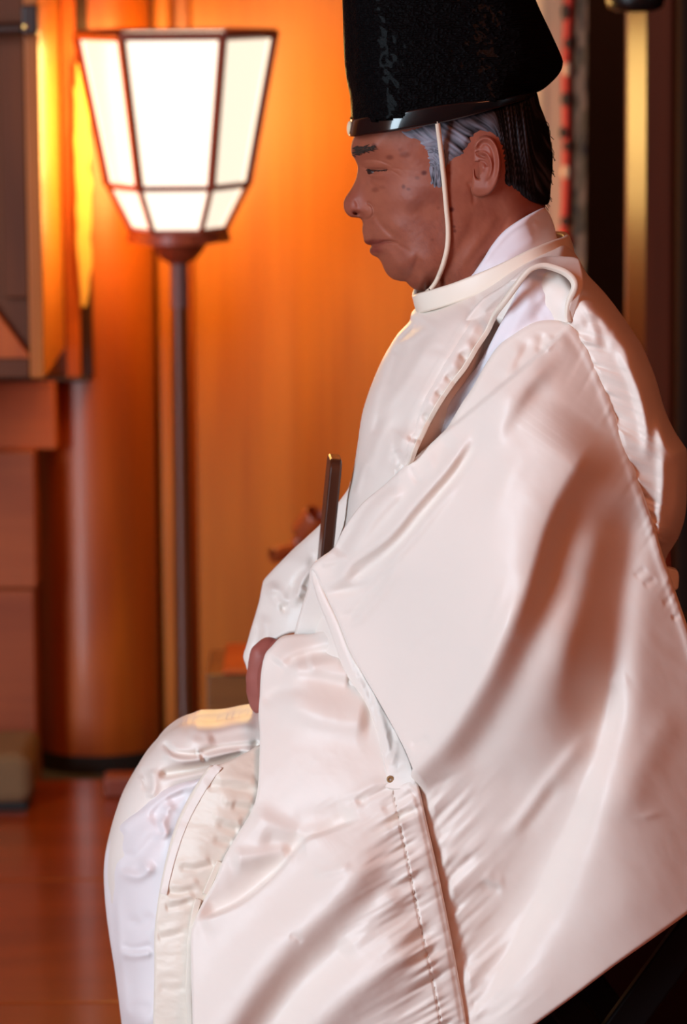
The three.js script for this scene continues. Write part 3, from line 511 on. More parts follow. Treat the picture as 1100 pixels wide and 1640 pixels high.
const headDet = [
  // brow, eye
  F(2.2, 9, 8, .2, .5, 566, 239, 580, 236, 597, 235, 616, 240), B(-1.4, 592, 255, 16, 6, 4), B(1.6, 604, 263, 18, 6, 3),
  F(-1.0, 1.6, 1.6, .15, .3, 578, 258, 590, 256, 606, 257, 622, 263, 630, 268), F(-2.6, 1.7, 1.7, .1, .15, 583, 269, 590, 270.5, 600, 271, 612, 271.5, 624, 272), B(1.2, 608, 280, 14, 4.5, 4), B(-4.2, 598, 275.5, 9, 3.4, 4), F(-1.0, 2.4, 3, .2, .4, 586, 280, 598, 287, 612, 289, 624, 284),
  F(-1.3, 3, 4, .15, .6, 590, 285, 597, 296, 608, 303, 622, 304), B(-2, 583, 268, 4, 4),
  F(-0.5, 1.2, 1.2, .2, .5, 624, 272, 634, 277, 643, 284), F(-0.5, 1.2, 1.2, .2, .5, 625, 269, 637, 270, 648, 274),
  // nose wing, nostril, fold
  B(2.4, 587, 336, 9, 8, 0), F(-2.8, 2.2, 2.8, .15, .2, 585, 324, 594, 328, 598, 336, 597, 345, 590, 351, 581, 352), B(-10, 571, 342, 5.6, 2.8, 14), F(-0.7, 3, 3, .3, .3, 566, 318, 572, 326, 573, 336),
  F(-1.7, 4, 5, .1, .25, 599, 340, 607, 355, 618, 368, 628, 377, 636, 384), B(1.8, 634, 362, 22, 14, 40), 
  // mouth
  F(-3.8, 1.7, 1.6, .04, .25, 585, 390, 594, 391.5, 606, 390, 618, 386.5, 632, 388, 640, 391), B(1.2, 588, 382, 10, 6), B(1.4, 600, 399, 12, 5, -8), F(-1.2, 3.5, 3.5, .2, .4, 598, 410, 606, 410, 618, 408), F(-0.8, 3, 4, .3, .4, 634, 388, 644, 396, 655, 402, 664, 402), F(-1.0, 4, 5, .3, .4, 664, 402, 668, 414, 662, 430, 652, 444), B(1.5, 625, 424, 15, 12), B(1.6, 655, 412, 16, 12, 20),
  // jowl, cheek, jaw
  B(2.0, 690, 425, 20, 24, 10), F(-2.0, 6, 10, .2, .15, 672, 412, 664, 430, 655, 450), B(1.5, 650, 320, 24, 14, 20), B(-1.4, 700, 350, 24, 30, 0), B(1.2, 690, 300, 30, 12, 0), B(-1.5, 690, 255, 22, 18, 0),
  F(-2.0, 10, 14, .2, .2, 765, 330, 752, 370, 735, 400, 712, 432, 694, 452), F(-0.9, 4, 5, .2, .3, 818, 340, 800, 375, 775, 410, 750, 440), F(1.4, 10, 8, .2, .3, 800, 335, 780, 370, 755, 405, 730, 440), F(-1.0, 3, 4, .2, .2, 748, 290, 757, 310, 758, 330),
  C(0.35, 20, 20, 0, 3), C(0.16, 5, 5, 0, 8)];
const headGeo = relief({ out: headOut, base: (x, y, d) => headH(x, y) * dome(d, Math.max(6, headR(x, y))), det: headDet, cell: 1.5, mirror: true, blur: 8, color: skin });
// --- ear
const earOut = [757, 232, 764, 222, 771, 217.5, 779, 217, 787, 220, 794, 227, 799, 237, 802, 249, 803.5, 262, 803, 275, 800, 287, 795, 297, 789, 306, 782, 312, 773, 315, 764, 315, 757, 312, 754, 304, 756, 290, 757, 262];
const earGeo = relief({ out: earOut, cell: 0.9, th: 0.016, edge: 5, roll: 0.005, color: skin,
  base: (x, y) => headGeo.userData.zAt(x, y) * 0 + 0.076 + 0.013 * sm(752, 800, x) - 0.004 * sm(290, 320, y), blur: 2,
  det: [F(2.6, 3.5, 3.5, .05, .2, 760, 240, 764, 229, 773, 222, 784, 223, 793, 233, 798, 248, 799, 265, 796, 282, 789, 295), F(-1.6, 3, 4, .1, .3, 766, 240, 774, 230, 784, 233, 790, 247, 791, 265, 786, 284),
    F(2.2, 3, 3, .1, .2, 768, 247, 776, 245, 784, 254, 787, 268, 783, 282, 776, 290), F(-3, 3.2, 3.2, .1, .2, 764, 242, 767, 247, 774, 250.5, 781, 252), F(-11.0, 3.8, 3.8, .1, .05, 762, 258, 763.5, 270, 765, 281, 768, 282), F(-2.0, 3, 2.5, .1, .1, 766, 259, 775, 259, 781, 267), B(1.5, 773, 269, 4.5, 5), B(-1.5, 781, 290, 5, 8, 20), B(1.2, 768, 303, 9, 7), B(2.0, 758, 272, 3, 7)] });
// --- the body under the robes, and the hands round the baton
const J = (x, y, z, r) => [...at(x, y, z), r];
const bodyGeo = flesh([
  [J(800, 470, 0, 0.052), J(845, 560, 0, 0.07)], [J(845, 600, 0, 0.10), J(890, 850, 0, 0.11), J(955, 1130, 0, 0.10)],
  [J(860, 590, 0.05, 0.06), J(880, 610, 0.10, 0.05), J(800, 930, 0.11, 0.042), J(620, 1060, 0.05, 0.034), J(500, 1092, 0.03, 0.027)],
  [J(860, 590, -0.05, 0.06), J(880, 610, -0.12, 0.05), J(800, 930, -0.17, 0.042), J(560, 1060, -0.11, 0.034), J(490, 1092, -0.03, 0.027)],
  ...[1, -1].map((s) => [J(950, 1180, 0.05 * s, 0.08), J(600, 1235, 0.04 * s, 0.055), J(290, 1300, 0.02 * s, 0.036), J(300, 1560, 0.025 * s, 0.036), J(320, 1830, 0.05 * s, 0.036), J(230, 1885, 0.07 * s, 0.026)]),
], 0.014, 0.012);
const hands = [];
{
  // right hand: four fingers stacked down the baton, thumb over the near side; left hand lies over it
  const hand = (s, ys, x0, k, palmZ) => {
    const ch = [[J(510, 1092, palmZ * 1.0, 0.023), J(470, 1085, palmZ, 0.021), J(440, 1080, palmZ, 0.017)], [J(500, 1102, palmZ, 0.021), J(445, 1112, palmZ, 0.017)]];
    ys.forEach((y, i) => ch.push([J(448 + k[i], y + 1, palmZ, 0.0115), J(x0[i] + 13, y - 3, palmZ * 0.75, 0.0112), J(x0[i] + 11, y, -palmZ * 0.30, 0.0106), J(x0[i] + 34, y + 3, -palmZ * 0.95, 0.0098), J(x0[i] + 62, y + 4, -palmZ * 0.9, 0.0088)]));
    ch.push([J(490, 1064, palmZ * 0.8, 0.0135), J(452, 1046, palmZ * 0.35, 0.0122), J(430, 1040, -palmZ * 0.1, 0.0112), J(416, 1046, -palmZ * 0.3, 0.0095)]);
    return flesh(ch, 0.003, 0.0028);
  };
  hands.push(hand(-1, [1064, 1086, 1107, 1126], [406, 402, 403, 408], [0, 0, 2, 4], -0.026));
  hands.push(hand(1, [1074, 1096, 1117, 1134], [424, 420, 422, 428], [10, 10, 10, 12], 0.036));
}
const tint = (g) => { const p = g.attributes.position, c = new Float32Array(p.count * 3); for (let i = 0; i < p.count; i++) { const n = fbm(p.getX(i) * 60, p.getY(i) * 60 + p.getZ(i) * 40, 2); c.set([0.33 * (1 + 0.2 * n), 0.10 * (1 + 0.3 * n), 0.08 * (1 + 0.3 * n)], i * 3); } g.setAttribute('color', new THREE.BufferAttribute(c, 3)); return g; };
const skinMat = new THREE.MeshPhysicalMaterial({ vertexColors: true, roughness: 0.5, specularIntensity: 0.6 });
const farEar = earGeo.clone(); { const p = farEar.attributes.position, ix = farEar.index.array; for (let i = 0; i < p.count; i++) p.setZ(i, -p.getZ(i)); for (let i = 0; i < ix.length; i += 3) { const t = ix[i + 1]; ix[i + 1] = ix[i + 2]; ix[i + 2] = t; } farEar.computeVertexNormals(); }
part('body', [headGeo, earGeo, farEar, tint(bodyGeo), ...hands.map(tint)], skinMat, priest);

// --- eye, lashes, brow
{
  const zA = headGeo.userData.zAt, r = rng(77);
  const e = at(601, 274, 0.028); const eye = new THREE.SphereGeometry(0.0115, 24, 16); const eyeF = eye.clone(); eye.translate(e[0] + 0.002, e[1], 0.0190); eyeF.translate(e[0] + 0.002, e[1], -0.0190);
  part('eyes', [eye, eyeF], plain(0.03, 0.012, 0.01, 0.3), priest);
  const hairs = (list) => list.map(([x, y, dx, dy, l]) => { const p = [0, 0.5, 1].map((t) => atV(x + dx * t, y + dy * t + t * t * l, Math.max(0.002, zA(x + dx * t, y + dy * t)) + 0.0012)); return tube(p, 0.00036, 4, 4); });
  const lash = []; for (let i = 0; i < 16; i++) { const x = 588 + i * 2.1; lash.push([x, 271 + 1.0 * Math.sin(i / 16 * 3.1), -1.5 - r(), 1.8 + r() * 1.2, 0.5]); }
  part('lashes', hairs(lash), plain(0.02, 0.012, 0.01, 0.7), priest);
  const brow = []; for (let i = 0; i < 100; i++) { const t = r() ** 1.6, x = 564 + t * 34; brow.push([x, 243 - t * 7 + (r() - 0.5) * (14 - t * 8), 5 + r() * 4, (r() - 0.7) * 6, 1]); }
  const bg = hairs(brow), far = bg.map((g) => { const f = g.clone(); f.scale(1, 1, -1); return f; });
  part('eyebrows', [...bg, ...far], plain(0.03, 0.016, 0.01, 0.8), priest, 'bushy dark eyebrow');
}
// --- hair: a shell on the skull with combed strands
const hairOut = [640, 209, 660, 205, 700, 190, 790, 168, 850, 140, 866, 172, 878, 205, 884, 240, 885, 265, 882, 300, 880, 322, 874, 328, 862, 326, 850, 322, 838, 315, 822, 304, 808, 300, 803, 290, 805, 262, 800, 232, 788, 216, 772, 212, 760, 221, 752, 237, 744, 250, 733, 256, 722, 262, 716, 282, 711, 300, 703, 304, 694, 303, 687, 296, 684, 282, 683, 262, 681, 247, 676, 236, 665, 228, 650, 220];
{
  const flow = (x, y) => { const f = sm(690, 880, x); return mix(Math.PI * 0.33, Math.PI * 0.40, f) + 0.35 * (noise(x / 40, y / 40) - 0.5) - 0.6 * sm(720, 690, x) * sm(230, 260, y) * -1 * 0.6; };
  const strand = (x, y) => { const a = 0.62 + 0.5 * sm(720, 690, x) * sm(225, 270, y) + 0.35 * sm(790, 860, x), c = Math.cos(a), s = Math.sin(a), w = 9 * fbm(x / 34 + 2, y / 34 + 5, 2), u = x * c + y * s, v = -x * s + y * c + w; return 0.75 * fbm(u / 46 + 3, v / 4.6, 2) + 0.75 * fbm(u / 40 + 9, v / 13, 2); };
  const tone = (x, y) => { const s = strand(x, y), g = clamp(sm(800, 700, x) * 0.85 * (0.65 + 0.5 * sm(205, 225, y) - 0.45 * sm(248, 275, y)) + 0.01 + s * 2.6 * (0.25 + 0.75 * sm(840, 720, x))); return [mix(0.004, 0.25, g), mix(0.0035, 0.235, g), mix(0.0045, 0.28, g)]; };
  const zA = headGeo.userData.zAt, back = pathOf([840, 120, 852, 140, 868, 172, 880, 205, 886, 240, 886, 265, 883, 300, 881, 324, 876, 340]);
  const shell = relief({ out: hairOut, base: (x, y, d) => mix(Math.max(0, zA(x, y)), headH(x, y) * dome(x > 700 ? nearest(back, x, y)[2] : 200, 78), sm(810, 850, x)) + 0.0035 * sm(0, 12, d) - 0.001, cell: 1.4, mirror: false, th: 0.006, edge: 3, roll: 0.002, color: tone, blur: 2, det: [(x, y) => 4.6 * strand(x, y)] });
  const far = shell.clone(); { const p = far.attributes.position, ix = far.index.array; for (let i = 0; i < p.count; i++) p.setZ(i, -p.getZ(i)); for (let i = 0; i < ix.length; i += 3) { const t = ix[i + 1]; ix[i + 1] = ix[i + 2]; ix[i + 2] = t; } far.computeVertexNormals(); }
  const mat = new THREE.MeshPhysicalMaterial({ vertexColors: true, roughness: 0.48, specularIntensity: 0.28 });
  const r = rng(5), wisps = [];
  for (let i = 0; i < 26; i++) { const y = 185 + r() * 140, x = 868 + 14 * Math.sin((y - 160) / 170 * 3) - 4, z = (r() - 0.5) * 0.05; wisps.push(tube([atV(x, y, z), atV(x + 4 + r() * 3, y + 7, z), atV(x + 6 + r() * 6, y + 14 + r() * 6, z)], 0.00035, 5, 4)); }
  for (const g of wisps) g.setAttribute('color', new THREE.BufferAttribute(new Float32Array(g.attributes.position.count * 3).fill(0.012), 3));
  part('hair', [shell, far, ...wisps], mat, priest, 'short combed hair, grey at the temple and black behind');
}
// --- hat
{
  const hatTex = (() => { const nz = makeNoise(91), nm = makeNoise(37); return dataTexture(512, 512, (u, v) => { const a = nz(u * 26 + 0.6 * nm(u * 20, v * 20, 20, 20), v * 52, 26, 52), b = nm(u * 60, v * 110, 60, 110), c = Math.abs(a - 0.5) * 2, q = 255 * clamp(0.65 * (1 - c) ** 2 + 0.35 * b); return [q, q, q]; }); })();
  hatTex.repeat.set(9, 9);
  const lacquer = new THREE.MeshPhysicalMaterial({ color: new THREE.Color().setRGB(0.003, 0.0028, 0.0032), roughness: 0.5, specularIntensity: 0.035, clearcoat: 0.014, clearcoatRoughness: 0.1, bumpMap: hatTex, bumpScale: 0.002 });
  const out = [563, 192, 562, 184, 560.5, 155, 555.5, 131, 552, 105, 550, 69, 549, 30, 548, -20, 552, -90, 572, -150, 620, -190, 700, -205, 770, -190, 815, -130, 838, -60, 858, 0, 882, 52, 899, 90, 901, 104, 896, 117, 885, 130, 868, 144, 849, 152, 849, 152, 800, 162, 706, 178, 612, 195];
  const hH = cm([560, 190, 6.5, 550, 60, 5.2, 560, -100, 3.6, 620, 190, 8.6, 720, 175, 9.2, 820, 150, 8.4, 620, 60, 7.4, 720, 50, 7.8, 830, 60, 6.2, 885, 110, 4.5, 700, -100, 5.0, 700, -200, 2.5, 800, -100, 4.2]);
  const hatSides = pathOf([562, 240, 562, 187, 560.5, 155, 555.5, 131, 552, 105, 550, 69, 549, 30, 548, -20, 552, -90, 572, -150, 620, -190, 700, -205, 770, -190, 815, -130, 838, -60, 858, 0, 882, 52, 899, 90, 901, 104, 896, 117, 885, 130, 868, 144, 849, 155]);
  const hat = part('hat', relief({ out, base: (x, y) => hH(x, y) * dome(nearest(hatSides, x, y)[2], 60), cell: 3, mirror: true, blur: 4, det: [F(1.6, 5, 9, .1, .2, 566, -60, 570, 20, 574, 60, 573, 90, 568, 140, 566, 175), F(-1.6, 5, 5, .1, .2, 560, -60, 562, 20, 566, 60, 565, 90, 561, 140, 560, 175), C(1.4, 26, 16, 8, 4), C(0.9, 9, 6, -15, 9)] }), lacquer, priest, 'tall black lacquered hat with crinkled surface');
  // glossy brim band: a loop round the head
  const nearPts = [[566, 203, 0.0], [565, 204, 0.022], [573, 204, 0.045], [590, 201, 0.062], [620, 197, 0.080], [660, 190, 0.090], [706, 182, 0.0945], [760, 172, 0.092], [800, 164, 0.083], [835, 155, 0.062], [850, 150, 0.035], [853, 148, 0.0]];
  const crv = new THREE.CatmullRomCurve3(nearPts.map((p) => atV(p[0], p[1] + 0.5, p[2])), false, 'centripetal').getPoints(80), loop = [...crv]; for (let i = crv.length - 2; i > 0; i--) loop.push(new THREE.Vector3(crv[i].x, crv[i].y, -crv[i].z));
  part('brim_band', sweep(loop, loop.map((p) => new THREE.Vector3(0.17, 1, 0)), loop.map((p) => mix(0.0185, 0.006, sm(at(690, 0, 0.09)[0], at(850, 0, 0.05)[0], p.x))), 0.006, true), plain(0.005, 0.0045, 0.005, 0.2, { specularIntensity: 0.5, clearcoat: 0.6, clearcoatRoughness: 0.06 }), hat, 'glossy black band');
  part('cord_knot', new THREE.SphereGeometry(0.0055, 16, 12).scale(0.7, 1.5, 1.3).translate(...at(561, 206, 0.014)), plain(0.8, 0.62, 0.4, 0.5), hat, 'pale cord knot');
  const zA = headGeo.userData.zAt, cp = [700, 193, 704, 225, 708.5, 265, 712, 300, 715, 335, 717.5, 365, 717, 390, 713, 412, 706, 434, 698, 452, 690, 463];
  const cz = plate([700, 193, 9.5, 704, 220, 8.6, 708, 265, 7.9, 712, 300, 7.5, 715, 335, 7.1, 717, 365, 6.7, 717, 390, 6.3, 713, 412, 6.0, 706, 434, 5.5, 698, 452, 5.0, 690, 463, 4.7, 600, 300, 8.0, 800, 300, 8.0]);
  const c = pathOf(cp).c.map(([x, y]) => atV(x, y, Math.max(cz(x, y) * 0.01, zA(x, y) + 0.0026)));
  part('chin_cord', [tube(c, 0.0026, 80, 8), tube([atV(690, 463, 0.048), atV(686, 466, 0.03), atV(684, 467, 0.0), atV(686, 466, -0.03), atV(690, 463, -0.048)], 0.0024, 20, 8)], plain(0.80, 0.66, 0.52, 0.6), priest, 'pale chin cord');
}
// ---------------------------------------------------------------- the robes
// the outer robe's trunk: chest front, back and lap in one closed form, the far half the mirror of the near half
const trunkOut = [668, 494, 655, 517, 637, 536, 624, 556, 611, 580, 598, 610, 588, 637, 579, 668, 573, 708, 568, 741, 562, 771, 556, 798, 548, 850, 520, 920, 490, 1010, 470, 1100, 480, 1180, 560, 1240, 700, 1262, 840, 1300, 960, 1318, 1050, 1310, 1090, 1240, 1092, 1120, 1072, 990, 1066, 904, 1088, 857, 1098, 820, 1100, 770, 1100, 725, 1095, 713, 1080, 690, 1064, 655, 1049, 604, 1030, 558, 1013, 530, 978, 481, 942, 441, 925, 412, 905, 386, 880, 392, 820, 420, 750, 458];
const trunkH = cm([670, 490, 5, 640, 540, 6.0, 600, 620, 9, 575, 720, 10, 560, 790, 9.5, 690, 520, 9.5, 660, 600, 12, 640, 690, 13.2, 620, 760, 12.6, 745, 520, 13.6, 708, 573, 14.8, 672, 636, 15.2, 642, 700, 15.2, 775, 530, 14.6, 735, 600, 15.6, 700, 660, 15.8, 660, 735, 15.4,
  800, 470, 12.5, 836, 440, 14, 870, 415, 14.2, 905, 400, 11, 925, 430, 15.6, 915, 512, 18.8, 960, 595, 19.8, 1005, 720, 19.9, 1062, 890, 18.0, 990, 520, 19.4, 1050, 640, 19.6, 1085, 740, 19.0, 1090, 830, 17.8,
  830, 560, 14.0, 800, 700, 15, 850, 900, 16, 600, 1000, 12, 520, 1100, 10, 700, 1200, 14, 950, 1150, 16]);
const trunkR = plate([660, 510, 60, 600, 620, 90, 570, 740, 80, 550, 850, 90, 480, 1100, 90, 700, 1300, 120, 1050, 1200, 90, 1090, 800, 26, 1075, 700, 26, 1040, 600, 28, 980, 500, 34, 1075, 1000, 60, 930, 430, 45, 900, 390, 40, 800, 430, 30, 720, 470, 40]);
const bandEdge = [793, 503, 779, 532, 762, 558, 743.5, 590, 726, 613, 708, 637, 688, 670, 669, 705, 663, 722, 658, 738, 640, 790];
const trunkDet = [
  // the gap behind the chest band's free edge
  (() => { const P = pathOf(bandEdge); return (x, y) => { if (x < 600 || x > 900 || y < 470 || y > 830) return 0; const [q, t, d] = nearest(P, x, y); return q <= 0 ? 0 : -17 * sm(0, 4, d) * sm(150, 60, d) * sm(0, 0.08, t); }; })(),
  // front edge of the chest: a hemmed band that ends in a sharp edge over the gap
  F(2.6, 3.5, 22, .1, .05, 830, 440, 800, 460, 772, 478, 749, 507, 728, 540, 708, 573, 690, 602, 672, 637, 656, 668, 642, 700, 634, 735, 630, 760),
  F(-1.0, 1.6, 2, .1, .1, 774, 476, 749, 507, 708, 573, 672, 637, 642, 700, 630, 760),
  B(-2.4, 736, 572, 7, 5, 30), B(-2.4, 714, 606, 5, 4, 40), B(-2.4, 698, 629, 5, 4, 40), B(-3.0, 678, 670, 6, 5, 30), B(-3.0, 657, 700, 9, 4, 10), B(2, 745, 556, 7, 8), B(1.8, 722, 588, 7, 8), B(2, 688, 648, 7, 8), B(2, 668, 686, 7, 7),
  F(-5, 5, 7, .2, .1, 634, 720, 640, 738, 645, 752), F(2, 5, 5, .2, .2, 650, 690, 655, 715, 652, 735),
  // creases of the chest
  F(-6.8, 6, 4, .3, .2, 629, 548, 642, 541, 656, 527, 662, 517), F(5.1, 8, 6, .2, .3, 634, 556, 660, 540, 690, 520), F(-4.2, 6, 8, .3, .3, 632, 572, 640, 556, 655, 548),
  F(5.1, 9, 10, .3, .3, 700, 520, 668, 580, 650, 610, 622, 650, 606, 690), F(-4.4, 7, 7, .3, .3, 640, 556, 628, 590, 622, 620), F(4.1, 7, 7, .3, .3, 618, 590, 600, 640, 592, 690), F(6.0, 9, 9, .3, .2, 640, 650, 612, 690, 596, 730, 584, 770), F(-5.1, 5, 6, .3, .3, 609, 660, 602, 680, 597, 700),
  F(-6.0, 4, 4, .2, .2, 575, 745, 569, 768, 562, 790), F(5.1, 8, 5, .2, .2, 590, 730, 578, 760, 568, 800), F(-3.7, 8, 6, .3, .3, 770, 470, 760, 490, 752, 505), B(-2.6, 741, 486, 8, 8), B(-3, 753, 503, 8, 8), B(2, 745, 520, 10, 10), B(2.2, 735, 478, 8, 6), B(-1.8, 700, 560, 14, 8),
  F(-5.1, 6, 9, .3, .3, 628, 690, 633, 720, 625, 745), C(1.2, 46, 90, -60, 12), C(0.5, 20, 40, -60, 13),
  // folds of the back
  F(8, 9, 13, .2, .3, 985, 555, 1008, 590, 1026, 640, 1036, 690, 1035, 745), F(-6.5, 10, 10, .3, .3, 1000, 560, 1030, 610, 1045, 660, 1046, 720), F(6, 10, 10, .3, .3, 1030, 560, 1055, 640, 1062, 700, 1060, 760), F(-8, 14, 9, .2, .2, 1080, 720, 1078, 770, 1070, 830, 1064, 880), F(7, 8, 12, .2, .2, 1062, 720, 1062, 780, 1056, 840, 1058, 880), F(3, 8, 14, .3, .3, 930, 470, 950, 520, 960, 560), F(-3, 10, 8, .3, .3, 950, 500, 965, 540, 972, 570), F(-2.5, 12, 10, .2, .2, 930, 518, 960, 514, 990, 530),
  K(3.4, 34, 3, 26, -0.9, 51, 912, 520, 935, 545, 960, 595, 985, 660, 1005, 720, 1030, 790, 1050, 850, 1062, 890), C(0.9, 40, 60, 40, 15)];
const trunkGeo = relief({ out: trunkOut, base: (x, y, d) => trunkH(x, y) * dome(d, Math.max(20, trunkR(x, y))), det: trunkDet, cell: 2.2, mirror: true, blur: 5 });
const robe = part('robe', trunkGeo, silk, priest);
const tz = trunkGeo.userData.zAt;

// hemmed band along the front edge of the chest
part('front_band', relief({ out: [838, 436, 822, 446, 800, 462, 772, 480, 749, 507, 728, 540, 708, 573, 690, 604, 672, 637, 656, 668, 642, 702, 635, 730, 630, 760, 640, 770, 658, 740, 664, 722, 673, 702, 690, 668, 708, 638, 726, 612, 744, 589, 763, 557, 780, 531, 794, 502, 810, 480, 823, 464, 838, 446], cell: 1.6, th: 0.006, edge: 3.5, roll: 0.003, blur: 1,
  base: (x, y, d) => Math.max(tz(Math.min(x, 2000) - 10, y - 4), 0.13) + 0.006 + 0.004 * sm(0, 30, d), det: [B(-3.4, 741, 570, 8, 6, 30), B(-3, 718, 606, 6, 5, 40), B(-3, 702, 630, 6, 5, 40), B(-3.6, 681, 668, 7, 6, 30), B(-3.6, 658, 702, 10, 5, 10), B(2.4, 750, 553, 8, 9), B(2.2, 727, 586, 8, 9), B(2.4, 692, 648, 8, 8), B(2.4, 670, 686, 8, 8), F(-4, 5, 5, .2, .1, 636, 722, 642, 738, 648, 752), C(0.6, 18, 30, -60, 19)] }), silk, robe);
// white under-robe seen where the outer robe's shoulder stands open
part('under_robe', relief({ out: [703, 712, 712, 668, 719, 645, 740, 618, 765, 586, 782, 556, 800, 522, 818, 488, 840, 446, 870, 418, 915, 428, 925, 470, 922, 530, 880, 545, 840, 580, 800, 640, 760, 720], cell: 2.4, th: 0.006, edge: 3,
  base: cm([690, 700, 14.2, 765, 580, 15.0, 800, 520, 16.0, 840, 470, 16.6, 870, 430, 15.6, 910, 440, 15.8, 900, 500, 17.2, 860, 520, 17.4, 820, 560, 16.8, 780, 640, 15.6, 760, 700, 15.2]), blur: 1,
  det: [F(3, 10, 14, .2, .2, 858, 470, 845, 490, 825, 520, 800, 560), F(2.4, 10, 10, .2, .2, 905, 520, 880, 490, 858, 470), F(-2.5, 8, 10, .3, .3, 890, 470, 870, 490, 850, 520), C(0.8, 26, 60, -50, 5)] }), linen, priest, 'bluish white under-robe');
// white collar folded round the neck
{
  const g = relief({ out: [752, 447, 760, 436, 775, 414, 786, 396, 798, 380, 810, 368, 824, 358, 841, 347.5, 857, 339, 868, 334, 873, 334, 880, 343, 887, 360, 891, 378, 893, 384, 893, 398, 868, 412, 843, 424, 795, 446, 755, 462], cell: 1.6, th: 0.005, edge: 4, roll: 0.003, blur: 1,
    base: cm([752, 446, 6.6, 786, 396, 6.7, 812, 368, 6.5, 841, 348, 6.0, 868, 335, 4.0, 880, 345, 2.2, 891, 381, 1.6, 893, 398, 3.0, 868, 396, 5.4, 842, 407, 7.0, 793, 432, 8.0, 830, 385, 6.9, 860, 365, 5.2]),
    det: [F(2, 8, 10, .2, .2, 880, 350, 868, 372, 850, 388, 825, 404, 795, 425), F(-1.8, 7, 7, .2, .2, 862, 345, 852, 358, 858, 372, 850, 380), F(1.2, 4, 6, .1, .1, 758, 444, 790, 400, 815, 372, 845, 353, 868, 341)] });
  const far = g.clone(); { const p = far.attributes.position, ix = far.index.array; for (let i = 0; i < p.count; i++) p.setZ(i, -p.getZ(i)); for (let i = 0; i < ix.length; i += 3) { const t = ix[i + 1]; ix[i + 1] = ix[i + 2]; ix[i + 2] = t; } far.computeVertexNormals(); }
  part('under_collar', [g, far], linen, priest, 'white under-collar wrapped round the neck');
}
// round stand-up collar band
{
  const n = [[669, 488, 0, 0], [669.5, 487, 0.02], [678, 484, 0.045], [700, 478, 0.066], [735, 467, 0.083], [780, 449, 0.095], [820, 431, 0.098], [855, 414, 0.092], [885, 402, 0.072], [903, 396, 0.045], [910, 392, 0.02], [911, 391, 0]];
  const c = new THREE.CatmullRomCurve3(n.map((p) => atV(p[0], p[1], p[2])), false, 'centripetal').getPoints(90), loop = [...c]; for (let i = c.length - 2; i > 0; i--) loop.push(new THREE.Vector3(c[i].x, c[i].y, -c[i].z));
  const r = makeNoise(8);
  part('collar_band', sweep(loop, loop.map((p, i) => new THREE.Vector3(-0.30 + 0.1 * (r(i / 7, 2) - 0.5), 1, -0.12 * Math.sign(p.z))), loop.map((p, i) => 0.0205 + 0.0015 * (r(i / 9, 5) - 0.5)), 0.0075, true), cream, robe, 'round cream collar band');
}
// rolled edge of the shoulder opening
{
  const e = [650, 752, 658, 739, 664, 722, 673, 702, 690, 668, 708, 638, 726, 612, 744, 589, 763, 557, 780, 531, 793, 503, 808, 483, 821, 465, 836, 445, 846, 434, 858, 427.5, 869, 425.5, 880, 427, 898, 433, 910, 440, 918, 449, 920.5, 458, 918, 467, 913, 478, 909.5, 492, 909, 505, 911, 516];
  const zf = cm([650, 752, 14.6, 690, 690, 15.4, 735, 608, 15.9, 762, 557, 16.3, 793, 503, 17.2, 821, 465, 18.0, 846, 434, 18.2, 869, 425, 18.0, 898, 433, 18.2, 920, 458, 18.8, 910, 492, 18.9, 911, 516, 18.9]);
  const c = pathOf(e).c;
  const pts = c.map(([x, y]) => atV(x, y, mix(zf(x, y), Math.max(tz(x - 10, y - 4), 0.13) + 0.008, sm(485, 545, y)))), w = c.map(([x, y]) => mix(0.009, 0.0026, sm(455, 540, y)));
  part('opening_hem', sweep(pts, pts.map((p, i) => { const t = i / c.length; return new THREE.Vector3(0.4, 0.3, 1); }), w, 0.0055), cream, robe, 'rolled hem of the shoulder opening');
  // yoke: the cloth that stands up behind the opening
  part('yoke', relief({ out: [815, 452, 828, 440, 842, 426, 858, 416, 876, 411, 900, 411, 924, 414, 930, 425, 934, 450, 930, 475, 922, 500, 916, 518, 911, 516, 909, 503, 911, 488, 916, 472, 921, 458, 917, 448, 903, 436, 885, 428.5, 868, 427, 853, 430, 838, 444], cell: 1.6, th: 0.004, edge: 2.5, roll: 0.002,
    base: cm([815, 452, 17.4, 842, 426, 16.4, 876, 411, 13.5, 924, 414, 14.5, 934, 450, 18.0, 922, 500, 18.9, 911, 516, 18.9, 868, 427, 17.6, 903, 436, 18.0, 921, 458, 18.7]), det: [C(0.6, 30, 30, 0, 31)] }), silk, robe);
}
